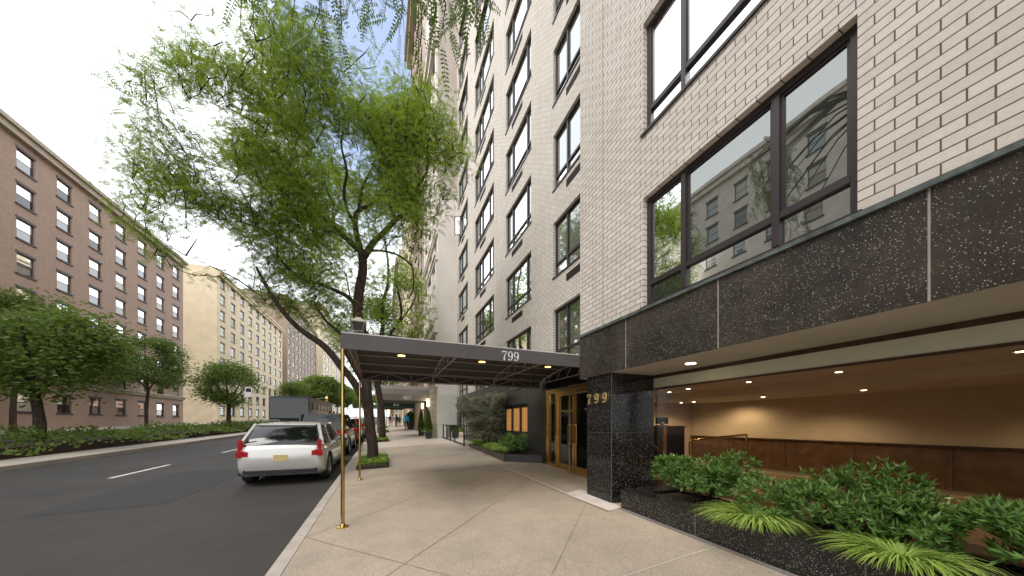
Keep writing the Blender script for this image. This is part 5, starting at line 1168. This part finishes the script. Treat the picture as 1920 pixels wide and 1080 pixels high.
def car(label, x, y, L, W_, H, belt, pm, group, suv=False, tail='tall', box=False):
    z0 = zr(x, y+L/2); o = thing('parked_car', label, 'car', (0, 0, 0), group); o.location = (0, 0, 0)
    hw = W_/2; clr = .24 if suv else .19; wr = .37 if suv else .34; ax = (.80, L-.92)
    # lower body loft: top height along the length (rear = 0, front = L)
    topz = [(0, belt-.10), (.06, belt), (.25, belt+.01), (L-1.75, belt-.0), (L-1.30, belt-.03), (L-.5, belt-.13), (L-.12, belt-.24), (L, belt-.36)]
    wid = [(0, .80), (.05, .90), (.22, .97), (.7, 1), (L-.9, 1), (L-.35, .95), (L-.08, .84), (L, .76)]
    bot = [(0, .42), (.10, .30), (.35, clr), (L-.5, clr), (L-.1, .28), (L, .36)]
    st = [0, .03, .08, .16, .3, .5, .8, 1.2, 1.7, 2.2, 2.7, L-1.75, L-1.45, L-1.2, L-.9, L-.6, L-.35, L-.18, L-.08, L-.03, L]
    st = sorted(set(round(v, 3) for v in st)); mb = MB(); ring = []
    for s in st:
        w = hw*interp(s, wid); t = interp(s, topz); b = interp(s, bot); h_ = t-b
        half = [(w*.86, b), (w*.97, b+h_*.10), (w*.995, b+h_*.30), (w, b+h_*.55), (w*.985, b+h_*.74), (w*.955, b+h_*.90), (w*.90, t-.012), (w*.80, t), (w*.4, t+.02)]
        ring.append([(px, s, pz) for px, pz in half]+[(0, s, t+.025)]+[(-px, s, pz) for px, pz in reversed(half)])
    m_ = len(ring[0]); vs = [p for r in ring for p in r]; fs = [(i*m_+k, i*m_+(k+1) % m_, (i+1)*m_+(k+1) % m_, (i+1)*m_+k) for i in range(len(ring)-1) for k in range(m_)]
    fs += [tuple(range(m_)), tuple((len(ring)-1)*m_+k for k in range(m_))]; mb.add(vs, fs); body = mb.build('body', pm, o, smooth=True)
    cutters = []
    for a in ax:
        cb = MB(); n = 26; r_ = wr+.055
        vsx = [(sx*(hw+.3), a+r_*math.cos(2*math.pi*k/n), wr+r_*math.sin(2*math.pi*k/n)) for sx in (-1, 1) for k in range(n)]
        cb.add(vsx, [tuple(range(n)), tuple(range(2*n-1, n-1, -1))]+[(k, (k+1) % n, n+(k+1) % n, n+k) for k in range(n)])
        co = cb.build('cutter', pm, o); cutters.append(co); bo = body.modifiers.new('cut', 'BOOLEAN'); bo.operation = 'DIFFERENCE'; bo.object = co; bo.solver = 'EXACT'
    bpy.context.view_layer.update(); bake(body)
    for c_ in cutters: bpy.data.objects.remove(c_)
    # inner arch liners, cladding
    for a in ax:
        for sg in (-1, 1):
            mb = MB(); n = 20; r0 = wr+.058; r1 = wr+.012 if not suv else wr+.02; rO = wr+.095
            xo = sg*(hw+.006); xi = sg*(hw-.05); pts = []
            for k in range(n+1):
                t = math.pi*(-.08+1.16*k/n); pts.append((math.cos(t), math.sin(t)))
            for (c1, s1), (c2, s2) in zip(pts, pts[1:]):
                mb.quad((xo, a+rO*c1, wr+rO*s1), (xo, a+rO*c2, wr+rO*s2), (xo, a+(r0-.01)*c2, wr+(r0-.01)*s2), (xo, a+(r0-.01)*c1, wr+(r0-.01)*s1))
                mb.quad((xo, a+rO*c1, wr+rO*s1), (xo, a+rO*c2, wr+rO*s2), (xi, a+rO*c2, wr+rO*s2), (xi, a+rO*c1, wr+rO*s1))
                mb.quad((xo, a+(r0-.01)*c1, wr+(r0-.01)*s1), (xo, a+(r0-.01)*c2, wr+(r0-.01)*s2), (sg*.45, a+(r0-.01)*c2, wr+(r0-.01)*s2), (sg*.45, a+(r0-.01)*c1, wr+(r0-.01)*s1))
            mb.build('arch_trim', clad, o, smooth=True)
    mb = MB(); mb.box(-hw*.95, hw*.95, ax[0]+wr+.06, ax[1]-wr-.06, clr-.03, clr+.10); mb.box(-hw*.80, hw*.80, .02, .30, .30, .42+.06); mb.build('sill_cladding', clad, o, bevel=.02)
    mb = MB(); mb.box(-hw*.45, hw*.45, .3, L-.3, clr+.02, belt-.2); mb.build('underbody', clad, o)
    # greenhouse
    rr = .12 if suv else .55; ft = L-2.0 if suv else L-2.2
    if box: ft = L-1.9; rr = .10
    zs = [(belt-.02, .0), (belt+(H-belt)*.5, .5), (H-.06, 1.0)]; gh = MB(); n = 0
    def ghring(t, inset=0):
        z = belt-.02+(H-.075-belt+.02)*t; yr = .10+rr*t**1.3; yf = (L-1.28)+(ft-(L-1.28))*t; w = hw*(.90-.17*t)-inset
        return [(-w, yr+.10, z), (-w*.9, yr, z), (w*.9, yr, z), (w, yr+.10, z), (w, yf-.25, z), (w*.86, yf, z), (-w*.86, yf, z), (-w, yf-.25, z)]
    rings = [ghring(t) for t in (0, .25, .5, .75, 1)]; k8 = 8
    vs = [p for r in rings for p in r]; fs = [(i*k8+k, i*k8+(k+1) % k8, (i+1)*k8+(k+1) % k8, (i+1)*k8+k) for i in range(4) for k in range(k8)]+[tuple(range(4*k8, 5*k8))]
    gh.add(vs, fs); gh.build('windows', glass_car, o, smooth=True)
    # roof panel
    top = rings[-1]; mb = MB(); z = H-.075; yr0 = top[1][1]-.02; yf0 = top[5][1]+.02; w = top[3][0]+.012; nn = 9; rows = []
    for i in range(nn+1):
        t = i/nn; yy_ = yr0+(yf0-yr0)*t; ww = w*(1-.10*abs(2*t-1)**4); zc_ = z+.075*math.sin(math.pi*(.12+.76*t))
        rows.append([(-ww, yy_, z-.012), (-ww*.97, yy_, z+.025), (-ww*.7, yy_, zc_-.008), (0, yy_, zc_), (ww*.7, yy_, zc_-.008), (ww*.97, yy_, z+.025), (ww, yy_, z-.012)])
    vs = [p for r in rows for p in r]; mb.add(vs, [(i*7+k, i*7+k+1, (i+1)*7+k+1, (i+1)*7+k) for i in range(nn) for k in range(6)]+[tuple(range(7)), tuple(nn*7+k for k in range(7)), ]); mb.build('roof', pm, o, smooth=True)
    for sg in (-1, 1):
        b0, b4 = ghring(0), ghring(1)
        def side(yb, yt): # pillar from belt to roof
            return [Vector((sg*(hw*.90+.004), yb, belt)), Vector((sg*(hw*.73+.004), yt, H-.07))]
        yb0, yt0 = b0[4][1], b4[4][1]; 
        for (pa, pb, pr_) in ((yb0+.22, yt0+.22, .035), (b0[0][1]-.05, b4[0][1]-.05, .055 if suv else .045), (L*.30, L*.30+.05, .040 if suv else .022)):
            mb = MB(); mb.tube(side(pa, pb), pr_, 6); mb.build('roof_pillar', pm, o, smooth=True)
        mb = MB(); mb.tube(side(L*.52, L*.52-.03), .026, 5); mb.tube([(sg*(hw*.905), .25, belt+.012), (sg*(hw*.905), L-1.45, belt+.012)], .009, 5); mb.build('window_trim', clad if suv else rim_m, o)
        mb = MB(); mb.tube([(sg*(hw*.66), .9, H-.01), (sg*(hw*.66), 1.0, H+.03), (sg*hw*.66, L-2.4, H+.03), (sg*hw*.66, L-2.3, H-.02)], .013, 6); mb.build('roof_rail', rim_m, o)
        mb = MB(); mx_ = sg*(hw+.10); yy_ = L-1.55; mb.box(min(mx_-.09*1, mx_+.09), max(mx_-.09, mx_+.09), yy_-.05, yy_+.06, belt-.01, belt+.13); mb.tube([(sg*hw*.88, yy_, belt), (mx_, yy_, belt+.03)], .02, 5); mb.build('wing_mirror', pm, o, bevel=.02)
        for yy_ in (L*.33, L*.56):
            mb = MB(); mb.tube([(sg*(hw+.002), yy_-.10, belt-.13), (sg*(hw+.022), yy_-.05, belt-.125), (sg*(hw+.022), yy_+.05, belt-.125), (sg*(hw+.002), yy_+.10, belt-.13)], .012, 6); mb.build('door_handle', pm, o, smooth=True)
        mb = MB()
        for yy_ in (L*.295, L*.525, L-1.42): mb.tube([(sg*(hw-.004), yy_, clr+.14), (sg*(hw+.001), yy_, (clr+belt)/2), (sg*(hw*.965), yy_, belt-.04)], .004, 4)
        mb.build('door_seam', clad, o)
        mb = MB(); zt2 = belt-.06
        if suv: mb.box(sg*hw*.62-.16*(1 if sg > 0 else 1), sg*hw*.62+.19, -.012, .10, zt2-.16, zt2+.03); mb.box(min(sg*hw*.90, sg*hw*.995), max(sg*hw*.90, sg*hw*.995), .02, .34, zt2-.13, zt2+.03)
        else: mb.box(min(sg*hw*.66, sg*hw*.93), max(sg*hw*.66, sg*hw*.93), -.012, .10, zt2-.20, zt2-.04); mb.box(min(sg*hw*.80, sg*hw*.90), max(sg*hw*.80, sg*hw*.90), .02, .12, zt2-.04, zt2+.22)
        mb.build('tail_light', tail_m, o, bevel=.02)
        mb = MB(); mb.box(sg*hw*.62-.18, sg*hw*.62+.18, L-.16, L-.02, belt-.42, belt-.30); mb.build('headlight', rim_m, o, bevel=.02)
    mb = MB(); mb.box(-.15, .15, -.012, .03, .62, .77); mb.build('number_plate', plate_m, o)
    if suv: mb = MB(); mb.box(-hw*.5, hw*.5, -.008, .04, belt-.16, belt-.08); mb.build('light_bar', tail_m, o)
    w0 = None
    for a in ax:
        for sg in (-1, 1):
            tx = MB(); n = 28; xo = sg*(hw-.012); xi = sg*(hw-.24)
            pr = [(xi, wr-.06), (xi, wr-.015), (xi+sg*.03, wr), (xo-sg*.03, wr), (xo, wr-.02), (xo+sg*.005, wr-.06), (xo-sg*.008, wr-.10)]
            vs = [(px, a+r_*math.cos(2*math.pi*k/n), wr+r_*math.sin(2*math.pi*k/n)) for px, r_ in pr for k in range(n)]
            tx.add(vs, [(i*n+k, i*n+(k+1) % n, (i+1)*n+(k+1) % n, (i+1)*n+k) for i in range(len(pr)-1) for k in range(n)]); wh_ = MB(); wheel = tx.build('wheel', tyre_m, o, smooth=True)
            rm = MB(); rI = wr-.095
            vs = [(px, a+r_*math.cos(2*math.pi*k/n), wr+r_*math.sin(2*math.pi*k/n)) for px, r_ in ((xo-sg*.004, rI+.006), (xo-sg*.002, rI-.015), (xo-sg*.08, rI-.03)) for k in range(n)]
            rm.add(vs, [(i*n+k, i*n+(k+1) % n, (i+1)*n+(k+1) % n, (i+1)*n+k) for i in range(2) for k in range(n)])
            for k in range(5):
                for dt in (-.16, .16):
                    t = 2*math.pi*k/5+dt*.5; t2_ = 2*math.pi*k/5+dt; rm.tube([(xo-sg*.03, a+.03*math.cos(t), wr+.03*math.sin(t)), (xo-sg*.012, a+(rI-.01)*math.cos(t2_), wr+(rI-.01)*math.sin(t2_))], [.018, .013], 5)
            vs2 = [(xo-sg*.02, a+.05*math.cos(2*math.pi*k/12), wr+.05*math.sin(2*math.pi*k/12)) for k in range(12)]; rm.add(vs2, [tuple(range(12))]); rm.build('rim', rim_m, wheel, smooth=True)
            dk = MB(); dk.add([(xo-sg*.085, a+(rI-.02)*math.cos(2*math.pi*k/n), wr+(rI-.02)*math.sin(2*math.pi*k/n)) for k in range(n)], [tuple(range(n))]); dk.build('brake_disc', clad, wheel)
    o.location = (x, y, z0-G*0+0); o.rotation_euler.x = math.atan(G); o.location.z = zr(x, y); return o
CG = 'cars parked along the kerb'
car('white station wagon with black wheel arches parked nearest the canopy', -2.33, 9.35, 4.75, 1.92, 1.57, .98, paint('white', (.66, .64, .60)), CG)
car('black sport utility vehicle with red tail lights behind the white wagon', -2.38, 15.25, 4.95, 1.98, 1.86, 1.13, paint('black', (.012, .012, .013)), CG, True)
car('dark red car parked third in the row behind the black one', -2.25, 21.2, 4.6, 1.85, 1.62, 1.02, paint('red', (.30, .02, .02)), CG, True)
car('grey car parked fourth in the row along the kerb', -2.25, 26.9, 4.6, 1.85, 1.55, .98, paint('grey', (.16, .15, .145)), CG)
car('silver car parked fifth in the row along the kerb', -2.25, 32.6, 4.6, 1.85, 1.6, 1.0, paint('silver', (.42, .42, .42)), CG, True)
car('dark blue car parked sixth in the row along the kerb', -2.25, 38.4, 4.6, 1.85, 1.5, .96, paint('blue', (.02, .03, .07)), CG)
# bus in the traffic lane
def bus(x, y):
    o = thing('city_bus', 'dark bus seen from behind in the traffic lane beyond the parked cars', 'bus', (0, 0, 0)); W_, L, H = 2.5, 11, 3.1
    mb = MB(); mb.box(-W_/2, W_/2, 0, L, .35, H); mb.build('body', simple('bus_paint', (.05, .055, .06), .4, var=.05), o, bevel=.08)
    mb = MB(); mb.box(-W_/2+.1, W_/2-.1, -.02, .05, 1.35, H-.15); mb.box(-W_/2-.012, W_/2+.012, .5, L-.4, 1.5, H-.45); mb.build('windows', glass_car, o)
    for sg in (-1, 1):
        mb = MB(); mb.box(sg*1.1-.08, sg*1.1+.08, -.03, .0, .9, 1.2); mb.build('tail_light', tail_m, o)
        for a in (2.2, 8.6): mb = MB(); mb.tube([(sg*1.27, a, .48), (sg*.9, a, .48)], .48, 20); mb.build('wheel', tyre_m, o)
        mb = MB(); mb.box(sg*1.45-.08, sg*1.45+.08, L-.5, L-.4, 1.7, 2.2); mb.build('mirror', black_metal, o)
    o.location = (x, y, zr(x, y)); o.rotation_euler.x = math.atan(G)
bus(-6.2, 27)
def taxi(x, y): return car('yellow taxi driving far up the avenue', x, y, 4.6, 1.85, 1.5, .95, paint('yellow', (.75, .42, .02)), 'cars moving up the avenue')
taxi(-5.0, 48)

# ------------------------------------------------------------------ traffic lights and signs near the crossing
sig_y = simple('signal_yellow', (.55, .35, .03), .5, var=.05); red_on = emit_mat('red_signal', (1, .12, .04), 5); or_on = emit_mat('orange_hand', (1, .30, .05), 6)
def traffic(x, y, label, h=3.4, arm=0):
    z = zw(x, y) if x > -1 else zr(x, y)+.15; o = thing('traffic_light', label, 'traffic light', (x, y, z), 'traffic lights near the crossing')
    mb = MB(); mb.tube([(x, y, z), (x, y, z+h+.6)], .06, 8)
    if arm: mb.tube([(x, y, z+h+.4), (x+arm, y, z+h+.9)], .04, 6)
    mb.build('pole', simple('signal_pole', (.25, .25, .24), .5, .4, var=.1), o)
    X_ = x+arm; zz_ = z+h-.1 if not arm else z+h+.1
    mb = MB(); mb.box(X_-.17, X_+.17, y-.2, y-.02, zz_, zz_+1.0); hs = mb.build('signal_head', sig_y, o, bevel=.02)
    for i, m_ in enumerate((simple_grille, simple_grille, red_on)): mb = MB(); mb.tube([(X_, y-.205, zz_+.17+.33*i), (X_, y-.215, zz_+.17+.33*i)], .11, 12); mb.build('lens', m_, hs)
    mb = MB(); mb.box(x+.12, x+.55, y-.2, y-.02, z+2.3, z+2.72); ps_ = mb.build('pedestrian_signal', sig_y, o, bevel=.02); mb = MB(); mb.box(x+.2, x+.45, y-.21, y-.202, z+2.38, z+2.64); mb.build('hand_symbol', or_on, ps_)
traffic(-.6, 40.5, 'yellow traffic light on the kerb with a lit orange pedestrian hand')
traffic(.55, 57, 'far traffic light at the corner beyond the walkers')
traffic(-10.9, 55, 'traffic light on the planted median with a long arm', 3.4, 3.0)
sg_ = thing('parking_sign', 'white parking regulation sign on a thin post by the median', 'sign', (-9.2, 34, zr(0, 34)))
mb = MB(); mb.tube([(-10.8, 34, zr(0, 34)), (-10.8, 34, zr(0, 34)+4.2)], .03, 6); mb.build('post', rim_m, sg_)
mb = MB(); mb.box(-11.05, -10.55, 33.95, 33.97, zr(0, 34)+3.3, zr(0, 34)+4.15); mb.build('plate', white_paint, sg_)
mb = MB(); mb.box(-10.98, -10.62, 33.94, 33.948, zr(0, 34)+3.75, zr(0, 34)+4.05); mb.build('marking', black_metal, sg_)

for o in ROOTS:
    if '_o' in o: del o['_o']
